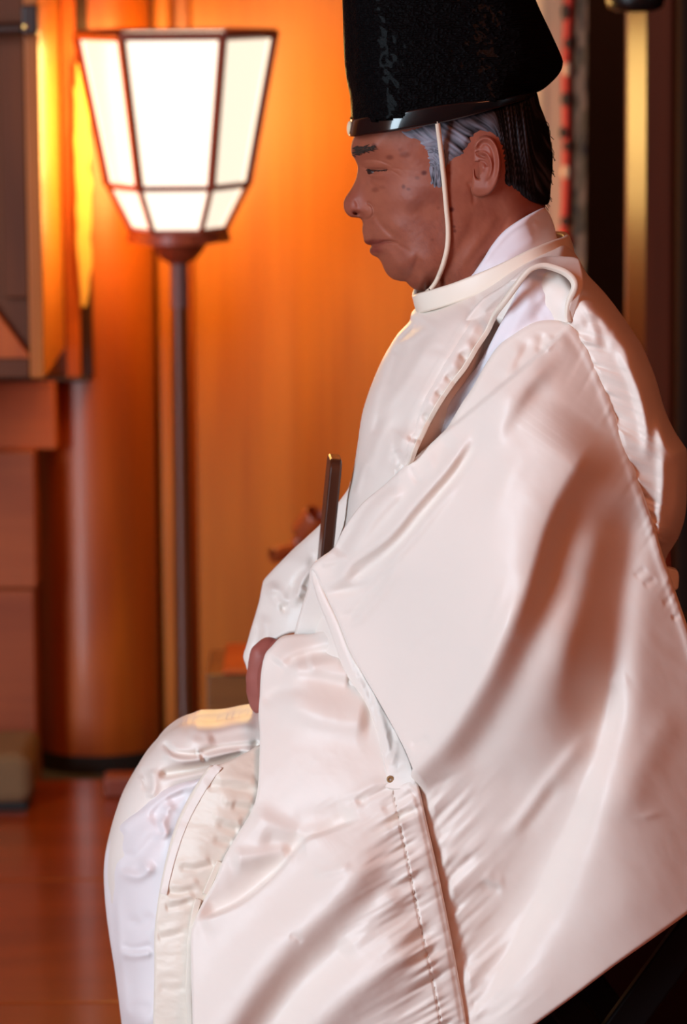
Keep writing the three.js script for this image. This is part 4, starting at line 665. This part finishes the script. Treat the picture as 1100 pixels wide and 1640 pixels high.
// --- big near sleeve
const sleeveZ = cm([912, 516, 18.6, 880, 512, 18.2, 840, 522, 17.8, 779, 584, 17.4, 727, 672, 16.9, 705, 697, 16.6, 658, 738, 15.9, 617, 776, 14.0, 575, 812, 11.6, 535, 880, 8.4, 500, 905, 7.0,
  960, 595, 19.4, 1005, 720, 19.4, 1030, 790, 19.2, 1062, 890, 18.6, 1100, 1000, 18.4, 1150, 1200, 18.6, 1150, 1420, 20.4, 985, 1545, 24.5, 850, 1645, 24.0, 760, 1700, 22.0,
  745, 1640, 22.1, 721, 1494, 20.9, 703, 1404, 20.1, 686, 1320, 19.4, 662, 1230, 18.8, 625, 1150, 16.6, 600, 1100, 14.6, 575, 1050, 12.6, 540, 965, 9.6,
  800, 640, 20.8, 880, 640, 22.0, 700, 780, 18.4, 780, 800, 22.8, 880, 760, 23.4, 960, 740, 21.8, 640, 900, 16.4, 740, 920, 22.6, 850, 930, 25.4, 960, 930, 22.6, 620, 1010, 14.8, 700, 1060, 20.4, 800, 1080, 25.0, 920, 1100, 25.4, 1040, 1100, 21.6,
  720, 1230, 20.6, 820, 1250, 21.9, 950, 1280, 25.4, 1060, 1300, 23.2, 780, 1450, 21.4, 880, 1460, 24.0, 1000, 1450, 25.0, 800, 1580, 23.8]);
const sleeveOut = [912, 516, 912, 516, 935, 545, 960, 595, 985, 660, 1006, 720, 1030, 790, 1050, 850, 1062, 890, 1080, 942, 1100, 1000, 1130, 1090, 1150, 1200, 1160, 1330, 1150, 1424, 1150, 1424, 1100, 1464, 1050, 1500, 985, 1546, 920, 1595, 850, 1646, 790, 1690, 750, 1716, 750, 1716, 728, 1660, 715, 1580, 700, 1500, 682, 1420, 665, 1330, 652, 1270, 661, 1232, 661, 1232, 645, 1194, 613, 1135, 583, 1083, 561, 1045, 542, 998, 525, 962, 513, 938, 503, 917, 498, 912, 502, 903, 515, 893, 535, 877, 552, 845, 575, 813, 590, 798, 617, 776, 658, 738, 690, 711, 705, 697, 716, 686, 727, 668, 740, 646, 755, 624, 779, 582, 800, 553, 830, 531, 848, 520, 866, 514, 888, 513];
const sleeveDet = [
  // seam of the shoulder: the sleeve's upper edge lies over the shoulder piece
  F(7, 3, 34, .12, .1, 914, 521, 890, 545, 857, 575, 817, 608, 773, 645, 735, 676, 700, 704),
  F(-1.4, 2, 2, .1, .2, 888, 543, 857, 572, 817, 605, 773, 642, 735, 673, 700, 701),
  F(3, 14, 10, .3, .3, 836, 545, 820, 575, 800, 612), F(-3, 8, 8, .3, .3, 850, 540, 838, 570, 822, 598), F(2.5, 6, 6, .3, .3, 884, 535, 880, 550, 870, 562), F(-2.5, 8, 6, .3, .3, 868, 530, 866, 552, 858, 566),
  // the main deep folds
  F(24, 95, 34, .12, .03, 960, 686, 912, 751, 880, 810, 858, 870, 838, 935, 812, 1000, 772, 1085, 728, 1160, 690, 1205, 648, 1244),
  F(11, 24, 150, .3, .4, 858, 900, 838, 945, 812, 1004, 772, 1088, 728, 1162, 690, 1208, 655, 1244), 
  F(-5, 26, 34, .2, .1, 940, 770, 905, 860, 888, 930, 864, 1000, 826, 1090, 776, 1180, 720, 1235),
  F(10, 40, 44, .25, .4, 985, 800, 962, 860, 946, 910, 932, 965, 915, 1020, 898, 1090, 880, 1170), F(-16, 55, 30, .15, .3, 1012, 790, 1004, 850, 995, 910, 986, 970, 976, 1040, 968, 1100, 955, 1170, 935, 1235),
  F(-25, 74, 36, .3, .25, 990, 960, 976, 1040, 968, 1100, 955, 1170, 935, 1235, 912, 1300, 880, 1370, 845, 1450, 800, 1540, 765, 1625, 740, 1690),
  F(6, 34, 20, .3, .3, 892, 560, 846, 612, 810, 668, 772, 740), F(-4, 18, 26, .3, .3, 880, 600, 838, 660, 805, 716),
  F(5, 26, 26, .3, .3, 850, 700, 790, 790, 760, 860, 735, 930), F(-4, 20, 22, .3, .3, 800, 730, 775, 800, 765, 850, 745, 910),
  // arm folds
  F(9, 14, 9, .2, .1, 760, 684, 716, 750, 666, 806, 620, 860, 564, 900, 535, 928), F(-6, 9, 8, .2, .1, 772, 692, 728, 760, 680, 818, 634, 872, 580, 916, 552, 936), F(4.5, 8, 8, .2, .2, 742, 760, 690, 826, 642, 884, 604, 930),
  F(-10, 11, 10, .15, .1, 640, 762, 609, 785, 578, 816, 558, 851, 534, 890), F(6, 13, 9, .2, .2, 652, 778, 612, 815, 580, 860, 552, 892),
  F(-2.2, 4, 9, .35, .2, 643, 880, 605, 935, 572, 971, 553, 1003), F(4, 7, 10, .35, .2, 652, 886, 614, 942, 582, 980, 560, 1008), B(-7, 558, 944, 26, 8, -12), B(5, 548, 924, 24, 9, -25), B(-2, 556, 985, 12, 5, -20), F(3, 5, 7, .2, .2, 512, 905, 530, 900, 560, 890),
  B(-2.4, 668, 735, 10, 16, 10), B(2.4, 690, 745, 8, 14, 10), F(-2, 5, 5, .3, .3, 660, 745, 662, 762, 676, 776),
  // broad lower cloth
  F(4, 12, 16, .25, .25, 950, 1170, 910, 1215, 870, 1265, 832, 1318, 790, 1352), F(-3, 12, 12, .3, .3, 900, 1245, 862, 1300, 826, 1345), F(2.2, 10, 12, .3, .3, 772, 1400, 790, 1412, 812, 1414), F(-2.2, 9, 7, .3, .3, 770, 1410, 785, 1422, 806, 1424), F(-2.4, 6, 8, .3, .3, 764, 1364, 740, 1382, 716, 1400),
  F(3, 16, 20, .3, .3, 880, 1440, 850, 1500, 820, 1550, 790, 1600), F(3, 24, 30, .3, .3, 1085, 1120, 1060, 1170, 1020, 1240, 1000, 1330), B(1.2, 1040, 1306, 16, 6, -10), F(1.6, 14, 14, .3, .3, 975, 1100, 1000, 1090, 1010, 1085),
  F(-2, 9, 9, .3, .3, 690, 1180, 672, 1190, 655, 1198), F(2, 30, 14, .3, .3, 700, 960, 670, 1050, 650, 1120, 640, 1180), F(1.6, 8, 8, .3, .3, 812, 920, 795, 970, 770, 1020), F(-1.6, 10, 10, .3, .3, 700, 1005, 660, 1045, 640, 1060),
  K(4.6, 46, 8, 40, 0.6, 61, 682, 1245, 702, 1322, 721, 1404, 739, 1494, 752, 1567, 764, 1640), K(1.5, 36, 18, 3, 0.8, 62, 912, 520, 935, 545, 960, 595, 985, 660, 1006, 720, 1030, 790, 1050, 850, 1062, 890, 1080, 942, 1100, 1000),
  F(-1.4, 7, 5, .3, .3, 1014, 925, 1024, 918, 1036, 908), F(-1.4, 7, 5, .3, .3, 1028, 938, 1040, 932, 1052, 925), F(-1, 6, 5, .3, .3, 1060, 966, 1068, 963, 1076, 960), F(-1.5, 5, 4, .2, .3, 1075, 990, 1082, 988, 1090, 986),
  // seam to the back panel
  F(1.8, 6, 14, .02, .02, 905, 520, 927, 548, 952, 598, 977, 662, 998, 722, 1022, 792, 1042, 852, 1054, 892, 1072, 944, 1092, 1002, 1122, 1092), C(1.3, 70, 120, -55, 21), C(0.45, 26, 44, -50, 22)];
const sleeveGeo = relief({ out: sleeveOut, base: sleeveZ, det: sleeveDet, cell: 2.4, th: 0.005, edge: 5, roll: 0.004, blur: 2 });
part('sleeve', sleeveGeo, silk, robe);
// --- front width of the sleeve, hanging over the lap, with its hemmed band
const frontZ = cm([424, 1050, 6.0, 418, 1080, 6.2, 415, 1140, 8.6, 414, 1190, 10.6, 413, 1260, 13.2, 404, 1298, 14.0, 381, 1336, 14.7, 359, 1374, 15.2, 343, 1412, 15.6, 327, 1440, 15.9, 307, 1494, 16.6, 308, 1560, 17.4, 308, 1640, 18.0, 320, 1700, 18.6,
  451, 1020, 5.4, 498, 1017, 6.0, 527, 1005, 6.8, 545, 1030, 8.6, 560, 1090, 10.6, 600, 1160, 14.4, 640, 1225, 18.0, 662, 1250, 19.6, 684, 1322, 20.4, 703, 1404, 21.1, 721, 1494, 21.5, 746, 1640, 22.3, 760, 1700, 23.4,
  460, 1090, 8.8, 500, 1150, 12.4, 470, 1230, 14.2, 560, 1200, 15.2, 500, 1300, 16.8, 600, 1290, 19.2, 640, 1350, 21.0, 500, 1420, 19.2, 420, 1400, 16.8, 580, 1450, 21.6, 660, 1500, 22.0, 400, 1540, 18.9, 520, 1560, 21.2, 620, 1600, 22.7, 450, 1690, 20]);
const bandSeam = [625, 1250, 633, 1286, 646, 1347, 656, 1396, 666, 1445, 673, 1480, 680, 1513, 694, 1576, 705, 1635, 712, 1690];
const frontGeo = relief({ out: [424, 1050, 435, 1036, 451, 1021, 473, 1017, 498, 1016.5, 515, 1011, 528, 1005, 528, 1005, 545, 1000, 570, 1040, 600, 1090, 640, 1160, 664, 1240, 664, 1240, 672, 1266, 684.5, 1322, 703, 1404, 721, 1494, 734.5, 1567, 747, 1640, 756, 1706, 756, 1706, 640, 1716, 500, 1716, 320, 1716, 309, 1700, 308, 1640, 306, 1560, 305.5, 1500, 312, 1474, 327, 1441, 343, 1412, 359, 1374, 381, 1336, 404, 1297, 413, 1259, 416, 1183, 414, 1143, 416, 1113, 418, 1078], base: frontZ, cell: 2.2, th: 0.005, edge: 4, roll: 0.003, blur: 2,
  det: [
    // cuff folds
    F(6, 12, 16, .1, .25, 443, 1066, 462, 1046, 490, 1034, 545, 1022), F(-5, 9, 9, .2, .2, 452, 1066, 480, 1054, 520, 1046, 550, 1044), F(5, 11, 14, .2, .25, 490, 1066, 520, 1060, 556, 1056), F(11, 15, 20, .25, .1, 452, 1070, 500, 1070, 540, 1076, 566, 1082),
    F(12, 26, 40, .3, .15, 436, 1116, 490, 1134, 540, 1148, 596, 1156), F(-3, 10, 10, .2, .3, 420, 1134, 440, 1112, 470, 1104, 500, 1106),
    // hollow of the lap and the long folds across it
    F(8, 36, 18, .15, .3, 400, 1300, 440, 1326, 480, 1338, 506, 1330, 530, 1310), F(-5, 18, 18, .3, .2, 415, 1336, 455, 1352, 490, 1350), F(8, 18, 12, .2, .2, 366, 1374, 420, 1370, 470, 1358),
    F(-12, 3, 34, .12, .1, 312, 1474, 345, 1462, 380, 1446, 415, 1420, 445, 1392, 470, 1362, 490, 1342, 530, 1328, 578, 1308), F(4, 30, 4, .1, .3, 316, 1477, 350, 1464, 384, 1449, 420, 1422, 450, 1394, 476, 1364, 498, 1344),
    // dark hollows of the lower panel
    F(23, 60, 38, .2, .1, 622, 1328, 585, 1376, 545, 1425, 500, 1472, 450, 1520, 390, 1600, 340, 1680, 310, 1740), F(-5, 26, 26, .2, .1, 655, 1372, 600, 1440, 545, 1505, 480, 1570, 430, 1640, 380, 1740), F(18, 42, 36, .2, .1, 692, 1488, 622, 1545, 550, 1600, 480, 1670, 440, 1730), F(5, 24, 20, .2, .2, 640, 1420, 590, 1480, 545, 1530), F(2.4, 8, 8, .3, .3, 500, 1400, 540, 1394, 566, 1382), F(-3.6, 8, 6, .3, .3, 590, 1290, 568, 1280, 556, 1296), F(2.6, 6, 8, .3, .3, 556, 1296, 572, 1272, 600, 1255, 618, 1250), F(-1.6, 6, 5, .3, .3, 484, 1512, 474, 1502, 462, 1500),
    // hem band: puckers both sides of its stitched seam
    F(-1.8, 1.6, 1.6, .1, .02, ...bandSeam), K(6.0, 30, 40, 26, 0.35, 71, ...bandSeam), F(2.4, 16, 5, .05, .02, 652, 1250, 672, 1322, 690, 1404, 709, 1494, 722, 1567, 734, 1640), F(-4, 8, 7, .2, .1, 610, 1300, 640, 1284, 664, 1266), F(-3, 6, 6, .2, .1, 620, 1330, 640, 1312, 668, 1296),
    C(1.0, 70, 50, -40, 33), C(0.5, 24, 24, 0, 34)] });
const frontPanel = part('sleeve_front', frontGeo, silk, robe);
{
  const zf = frontGeo.userData.zAt, st = []; const c = pathOf(bandSeam); let last = -99;
  for (let i = 0; i < c.c.length; i++) { if (c.len[i] - last < 9) continue; last = c.len[i]; const [x, y] = c.c[i]; const g = new THREE.SphereGeometry(0.0011, 6, 5); g.scale(0.8, 2.2, 0.6); g.translate(...at(x, y, zf(x, y) + 0.0004)); st.push(g); }
  const stitch = part('stitching', st, plain(0.62, 0.5, 0.42, 0.7), robe); stitch.userData.kind = 'stuff';
  part('eyelet', new THREE.TorusGeometry(0.0026, 0.0013, 8, 16).translate(...at(625, 1248, zf(625, 1248) + 0.001)), plain(0.35, 0.2, 0.08, 0.5), robe, 'small brown eyelet');
}
// folded cuff strip that runs from the wrist down the seam
{
  const L = [498, 921, 509, 962, 525, 1001, 539, 1042, 556, 1083, 586, 1127, 606, 1182, 617, 1237, 619, 1262], R = [504, 914, 526, 962, 543, 998, 562, 1045, 584, 1083, 614, 1135, 644, 1190, 661, 1232, 664, 1262];
  const out = [...L]; for (let i = R.length - 2; i >= 0; i -= 2) out.push(R[i], R[i + 1]);
  part('cuff_strip', relief({ out, cell: 1.6, th: 0.004, edge: 3, roll: 0.002, base: (x, y) => { const k = sm(980, 1240, y); return mix(sleeveZ(x, y) - 0.002, Math.max(frontZ(x, y), 0) + mix(0.004, -0.001, sm(1215, 1262, y)), k); }, det: [F(2.4, 7, 7, .05, .15, 501, 924, 518, 964, 535, 1002, 552, 1046, 570, 1084, 598, 1134, 620, 1186, 636, 1236), F(-1.2, 4, 4, .2, .2, 588, 1100, 602, 1150, 606, 1190), F(1.6, 6, 5, .2, .2, 590, 1090, 612, 1150, 622, 1200, 622, 1232), F(-1.3, 4, 4, .2, .2, 626, 1160, 630, 1190, 620, 1212, 618, 1234), F(1.4, 5, 5, .2, .2, 634, 1185, 632, 1206, 624, 1228), K(1.2, 34, 10, 10, 0.5, 81, 560, 1060, 600, 1140, 630, 1200, 640, 1250)] }), silk, robe);
  part('sleeve_lining', relief({ out: [497, 910, 506, 912, 530, 960, 548, 1002, 560, 1030, 530, 1040, 480, 1036, 471, 1026, 474, 1004, 484, 970, 492, 944, 495, 925], cell: 2, th: 0.004, edge: 3, base: cm([497, 910, 6.4, 471, 1026, 4.0, 484, 970, 4.6, 530, 960, 7.4, 548, 1002, 6.6, 510, 1000, 5.2]), det: [C(0.6, 30, 30, 0, 41)] }), silk, robe);
}
// --- far sleeve
const farGeo = relief({ out: [566, 770, 555, 788, 518, 835, 490, 862, 471, 879, 448, 902, 430, 921, 422, 931, 419, 942, 415, 963, 408, 988, 401, 1011, 394, 1036, 389.5, 1051, 393, 1064, 398, 1077, 403, 1070, 411, 1058, 423, 1048, 441, 1026, 460, 1016, 480, 1013, 540, 1010, 600, 900, 600, 800], cell: 2, th: 0.005, edge: 5, roll: 0.004, blur: 2,
  base: cm([560, 780, -7.5, 518, 835, -8.5, 471, 879, -9.5, 427, 923, -10.0, 419, 942, -9.6, 408, 988, -8.6, 389, 1051, -7.0, 398, 1077, -5.4, 430, 1040, -4.2, 470, 1013, -4.0, 520, 1010, -3.5, 500, 920, -4.6, 450, 960, -6.0, 560, 850, -5.0, 480, 900, -6.6, 440, 1000, -5.4]),
  det: [F(11.2, 8, 12, .3, .3, 424, 934, 436, 946, 446, 962, 458, 976), F(-9.6, 6, 7, .3, .3, 436, 944, 446, 962, 456, 976, 464, 980), F(9.6, 10, 7, .3, .3, 505, 890, 488, 920, 476, 950, 468, 976), F(-8.0, 7, 6, .3, .3, 516, 880, 496, 905, 474, 930, 462, 970), F(6.4, 8, 9, .3, .3, 474, 962, 484, 952, 492, 940), F(-6.4, 6, 8, .3, .2, 412, 990, 414, 1020, 402, 1060), F(6.4, 8, 12, .3, .3, 424, 980, 422, 1015, 416, 1046), F(4.8, 10, 14, .3, .3, 528, 840, 480, 880, 440, 918), C(0.8, 30, 30, 0, 45)] });
part('sleeve', farGeo, silk, robe);
// --- the skirts over the knees
const kneeH = cm([415, 1140, 7, 350, 1153, 7.2, 286, 1161, 7.2, 245, 1196, 7.2, 200, 1270, 7, 170, 1370, 7, 166, 1440, 7, 180, 1540, 7, 194, 1640, 7, 300, 1250, 7.6, 400, 1250, 7.4, 300, 1450, 8, 400, 1500, 8, 500, 1400, 8, 480, 1200, 7, 400, 1180, 7.6]);
const kneeGeo = relief({ out: [450, 1132, 408, 1142, 380, 1147, 350, 1153, 315, 1154.5, 286, 1161, 261, 1177, 245, 1196, 232, 1211, 220, 1229, 197, 1269, 185, 1301, 175, 1336, 168, 1370, 166, 1405, 169, 1453, 175, 1500, 185, 1564, 194.5, 1640, 202, 1716, 202, 1716, 420, 1730, 560, 1700, 560, 1400, 520, 1160], base: (x, y, d) => kneeH(x, y) * dome(d, 62), cell: 2.2, mirror: true, blur: 5,
  det: [F(6.0, 9, 14, .15, .2, 300, 1168, 340, 1172, 380, 1164, 416, 1160), F(-9.0, 6, 5, .15, .05, 260, 1186, 278, 1204, 300, 1208, 318, 1207), F(-7.5, 6, 5, .1, .05, 318, 1207, 345, 1200, 380, 1195, 416, 1192), F(-6.0, 4, 4, .1, .2, 316, 1204, 324, 1212, 331, 1220), F(9.0, 9, 14, .15, .1, 255, 1200, 290, 1218, 330, 1216, 370, 1206, 416, 1200), F(-13.5, 5, 10, .1, .1, 252, 1243, 290, 1236, 330, 1228, 366, 1219, 400, 1206), F(6.0, 10, 10, .3, .3, 296, 1180, 320, 1188, 345, 1180), F(-6.0, 7, 9, .3, .3, 222, 1250, 232, 1240, 236, 1270), F(6.0, 7, 8, .2, .2, 242, 1230, 246, 1262, 238, 1280), C(0.8, 40, 40, 0, 46)] });
part('robe_skirt', kneeGeo, silk, priest);
const kz = kneeGeo.userData.zAt;
const lapZ = cm([321, 1247, 10.0, 277, 1259, 8.6, 245, 1275, 7.0, 213, 1298, 5.0, 191, 1317, 3.6, 178, 1337, 2.4, 168, 1371, 2.0, 166.5, 1405, 2.0, 169.5, 1453, 2.2, 176, 1500, 2.6, 186, 1564, 3.0, 195, 1640, 3.2, 203, 1716, 3.4, 210, 1380, 8.2, 230, 1330, 9.0, 260, 1350, 11.2, 215, 1480, 9.0, 235, 1500, 11.0, 230, 1640, 11.0, 258, 1412, 11.6, 251, 1480, 11.8, 250, 1640, 12.0, 330, 1300, 10.0, 290, 1500, 11.6, 290, 1640, 11.8, 190, 1400, 6.0, 195, 1520, 6.6, 205, 1620, 7.0]);
const lapGeo = relief({ out: [345, 1228, 321, 1247, 297, 1253, 277, 1259.5, 260, 1267, 245, 1276, 228, 1287, 213, 1299, 201, 1308, 191, 1318, 184, 1328, 178, 1339, 172, 1356, 168.3, 1372, 166.6, 1405, 169.5, 1453, 175.6, 1500, 185.6, 1564, 195, 1640, 203, 1716, 203, 1716, 290, 1720, 280, 1500, 290, 1390, 318, 1300, 344, 1240], base: lapZ, cell: 2, th: 0.004, edge: 5, roll: 0.004, blur: 3,
  det: [F(7.5, 7, 12, .1, .1, 340, 1240, 300, 1262, 262, 1278, 232, 1298, 206, 1316, 188, 1338), F(-7.5, 8, 8, .2, .2, 310, 1262, 275, 1280, 255, 1296, 240, 1320), F(7.5, 10, 10, .2, .2, 278, 1280, 262, 1300, 258, 1325, 270, 1345), F(-6.0, 6, 6, .2, .2, 266, 1296, 252, 1316, 262, 1340), F(-7.5, 12, 10, .3, .3, 185, 1362, 215, 1372, 240, 1348, 258, 1322), F(9.0, 10, 14, .3, .3, 190, 1390, 220, 1402, 250, 1380), F(-6.0, 9, 9, .3, .3, 190, 1385, 215, 1392, 235, 1388), F(4.5, 6, 8, .2, .2, 188, 1420, 190, 1480, 196, 1560, 204, 1640), F(-6.0, 8, 6, .2, .2, 192, 1512, 215, 1520, 246, 1514), F(6.0, 7, 9, .2, .2, 192, 1524, 215, 1530, 246, 1524), F(-4.5, 10, 10, .3, .3, 200, 1470, 225, 1480, 245, 1460), F(-3.9, 10, 8, .3, .3, 200, 1618, 222, 1612, 246, 1618), C(0.9, 30, 40, 0, 47)] });
part('hakama', lapGeo, satin, priest);
const gatherZ = cm([337, 1231, 11.4, 302, 1279, 11.4, 270, 1358, 12.8, 251, 1456, 14.2, 246, 1640, 15.0, 247, 1500, 14.4, 366, 1221, 11.2, 416, 1196, 9.6, 418, 1260, 12.0, 390, 1330, 13.4, 340, 1430, 14.6, 312, 1500, 15.4, 312, 1640, 16.4, 360, 1290, 13.0, 320, 1360, 14.0, 285, 1450, 14.8, 280, 1560, 15.6]);
const gatherGeo = relief({ out: [334, 1229, 344, 1227, 366, 1220, 395, 1206, 416, 1194, 430, 1194, 430, 1280, 390, 1360, 350, 1430, 325, 1480, 325, 1720, 325, 1720, 243, 1720, 243, 1720, 245, 1640, 247, 1560, 247, 1500, 251, 1456, 258, 1412, 270, 1358, 283, 1317, 302, 1278, 318, 1252], base: gatherZ, cell: 1.8, th: 0.005, edge: 4, roll: 0.003, blur: 1,
  det: [F(-2.5, 6.8, 10.8, .1, .2, 330, 1262, 355, 1258, 385, 1266, 412, 1264), F(3.1, 10.8, 10.8, .2, .2, 340, 1250, 370, 1246, 400, 1252, 414, 1250), F(-2.5, 8.1, 8.1, .2, .2, 370, 1288, 390, 1294, 408, 1296), F(2.8, 9.5, 9.5, .2, .2, 352, 1282, 380, 1282, 410, 1284), F(-2.5, 8.1, 8.1, .3, .2, 346, 1316, 365, 1326, 384, 1330), F(2.5, 9.5, 9.5, .2, .2, 338, 1304, 360, 1310, 390, 1318), F(-1.9, 6.8, 6.8, .3, .2, 340, 1342, 356, 1348, 374, 1350), F(-2.2, 4.1, 8.1, .2, .1, 284, 1390, 310, 1392, 335, 1386, 344, 1382), F(2.1, 8.1, 6.8, .2, .2, 280, 1380, 310, 1382, 340, 1374), F(-2.5, 5.4, 8.1, .1, .3, 266, 1428, 290, 1430, 320, 1422), F(2.2, 8.1, 6.8, .2, .2, 268, 1418, 295, 1418, 320, 1410), F(-2.2, 5.4, 8.1, .1, .3, 264, 1454, 290, 1450, 312, 1438), F(2.1, 8.1, 6.8, .2, .2, 264, 1444, 290, 1440, 312, 1430), F(-1.6, 5.4, 8.1, .1, .3, 252, 1502, 280, 1496, 302, 1488), F(1.5, 8.1, 6.8, .1, .3, 252, 1494, 280, 1488, 302, 1480), F(-1.0, 6.8, 6.8, .2, .2, 252, 1580, 275, 1584, 300, 1580), C(0.9, 22, 12, 0, 48), C(0.6, 60, 24, 0, 49)] });
part('gathered_panel', gatherGeo, cream, robe, 'cream gathered front panel');
{
  const gz = gatherGeo.userData.zAt, c1 = [350, 1227, 334, 1246, 316, 1276, 300, 1306, 287, 1338, 276, 1372, 268, 1404, 262, 1432];
  const w1 = pathOf(c1).c.map((_, i, a) => 0.0105 - 0.003 * i / a.length);
  const rib = ribbonOn(gz, c1, w1, 0.0012, 0.0004); part('ribbon', rib, silk, robe, 'flat silk ribbon');
  const c2 = [352, 1380, 345, 1395, 336, 1415, 329, 1432]; part('ribbon', ribbonOn(gz, c2, 0.0062, 0.002, 0.0022), cream, robe);
  const c3 = [318, 1440, 312, 1462, 308, 1486, 304, 1520, 303, 1560, 302.5, 1600, 304, 1640, 306, 1700]; part('ribbon', ribbonOn(gz, c3, 0.0066, 0.0022, 0.0030), cream, robe);
}
// belt end that peeps out behind the waist
{
  const g = relief({ out: [1050, 905, 1066, 909, 1080, 912, 1086, 917, 1087, 930, 1084, 944, 1070, 946, 1050, 950], base: cm([1050, 905, 6, 1087, 917, 4, 1087, 944, 4, 1050, 950, 6]), cell: 1.6, th: 0.012, edge: 3, roll: 0.002 });
  part('belt_end', g, cream, robe);
}
// ---------------------------------------------------------------- wooden baton
{
  const c = thing('ceremonial_baton', 'flat dark brown wooden baton held upright in front of the seated man\'s chest', 'baton', at(512, 1000, 0));
  const a = atV(536, 736, 0.0), b = atV(498, 1120, 0.0), d = b.clone().sub(a), L = d.length(), n = 30, s = new THREE.Shape(), hw = (t) => mix(0.030, 0.024, t);
  s.moveTo(-hw(1), -L); s.lineTo(-hw(0), -0.012); s.quadraticCurveTo(-hw(0), 0, -hw(0) + 0.012, 0.001); s.lineTo(hw(0) - 0.012, 0.001); s.quadraticCurveTo(hw(0), 0, hw(0), -0.012); s.lineTo(hw(1), -L);
  const g = new THREE.ExtrudeGeometry(s, { depth: 0.0085, bevelEnabled: true, bevelThickness: 0.0022, bevelSize: 0.0022, bevelSegments: 3, curveSegments: 10 }); g.translate(0, 0, -0.00425); g.rotateY(Math.PI / 2 + 0.05); g.rotateZ(Math.atan2(d.x, -d.y)); g.translate(a.x, a.y, a.z);
  part('board', metreUV(g), wood([88, 46, 26], [54, 24, 12], { seed: 51, rough: 0.35, coat: 0.4 }), c);
}
// ---------------------------------------------------------------- folding stool
{
  const o = at(962, 1700, 0.17), st = thing('folding_stool', 'black cross legged folding stool under the seated man', 'stool', [o[0], 0, 0]);
  const black = plain(0.003, 0.002, 0.002, 0.6, { specularIntensity: 0.2 }), yc = o[1], top = 0.395, ang = 0.60;
  const leg = (sx, z) => { const w = 0.036, dx = Math.tan(ang) * 1; const p0 = new THREE.Vector3(o[0] - sx * dx * yc, 0.012, z), p1 = new THREE.Vector3(o[0] + sx * dx * (top - yc), top, z), d = p1.clone().sub(p0), l = d.length(); const g = new RoundedBoxGeometry(w, l, 0.02, 2, 0.004); g.applyQuaternion(new THREE.Quaternion().setFromUnitVectors(new THREE.Vector3(0, 1, 0), d.normalize())); const m = p0.clone().add(p1).multiplyScalar(0.5); g.translate(m.x, m.y, m.z); return metreUV(g); };
  for (const z of [0.17, -0.17]) { part('leg', leg(1, z), black, st); part('leg', leg(-1, z - Math.sign(z) * 0.022), black, st); }
  const t = Math.tan(ang);
  for (const s of [1, -1]) { const x = o[0] + s * t * (top - yc); part('seat_rail', box(x - 0.018, x + 0.018, top - 0.02, top + 0.01, -0.18, 0.18, 0.006), black, st); const xb = o[0] - s * t * yc; part('foot_rail', box(xb - 0.02, xb + 0.02, 0, 0.028, -0.19, 0.19, 0.006), black, st); }
  part('seat', box(o[0] - t * (top - yc), o[0] + t * (top - yc), top - 0.004, top + 0.004, -0.16, 0.16, 0.002), plain(0.03, 0.012, 0.01, 0.8), st);
}
renderer.render(scene, camera);
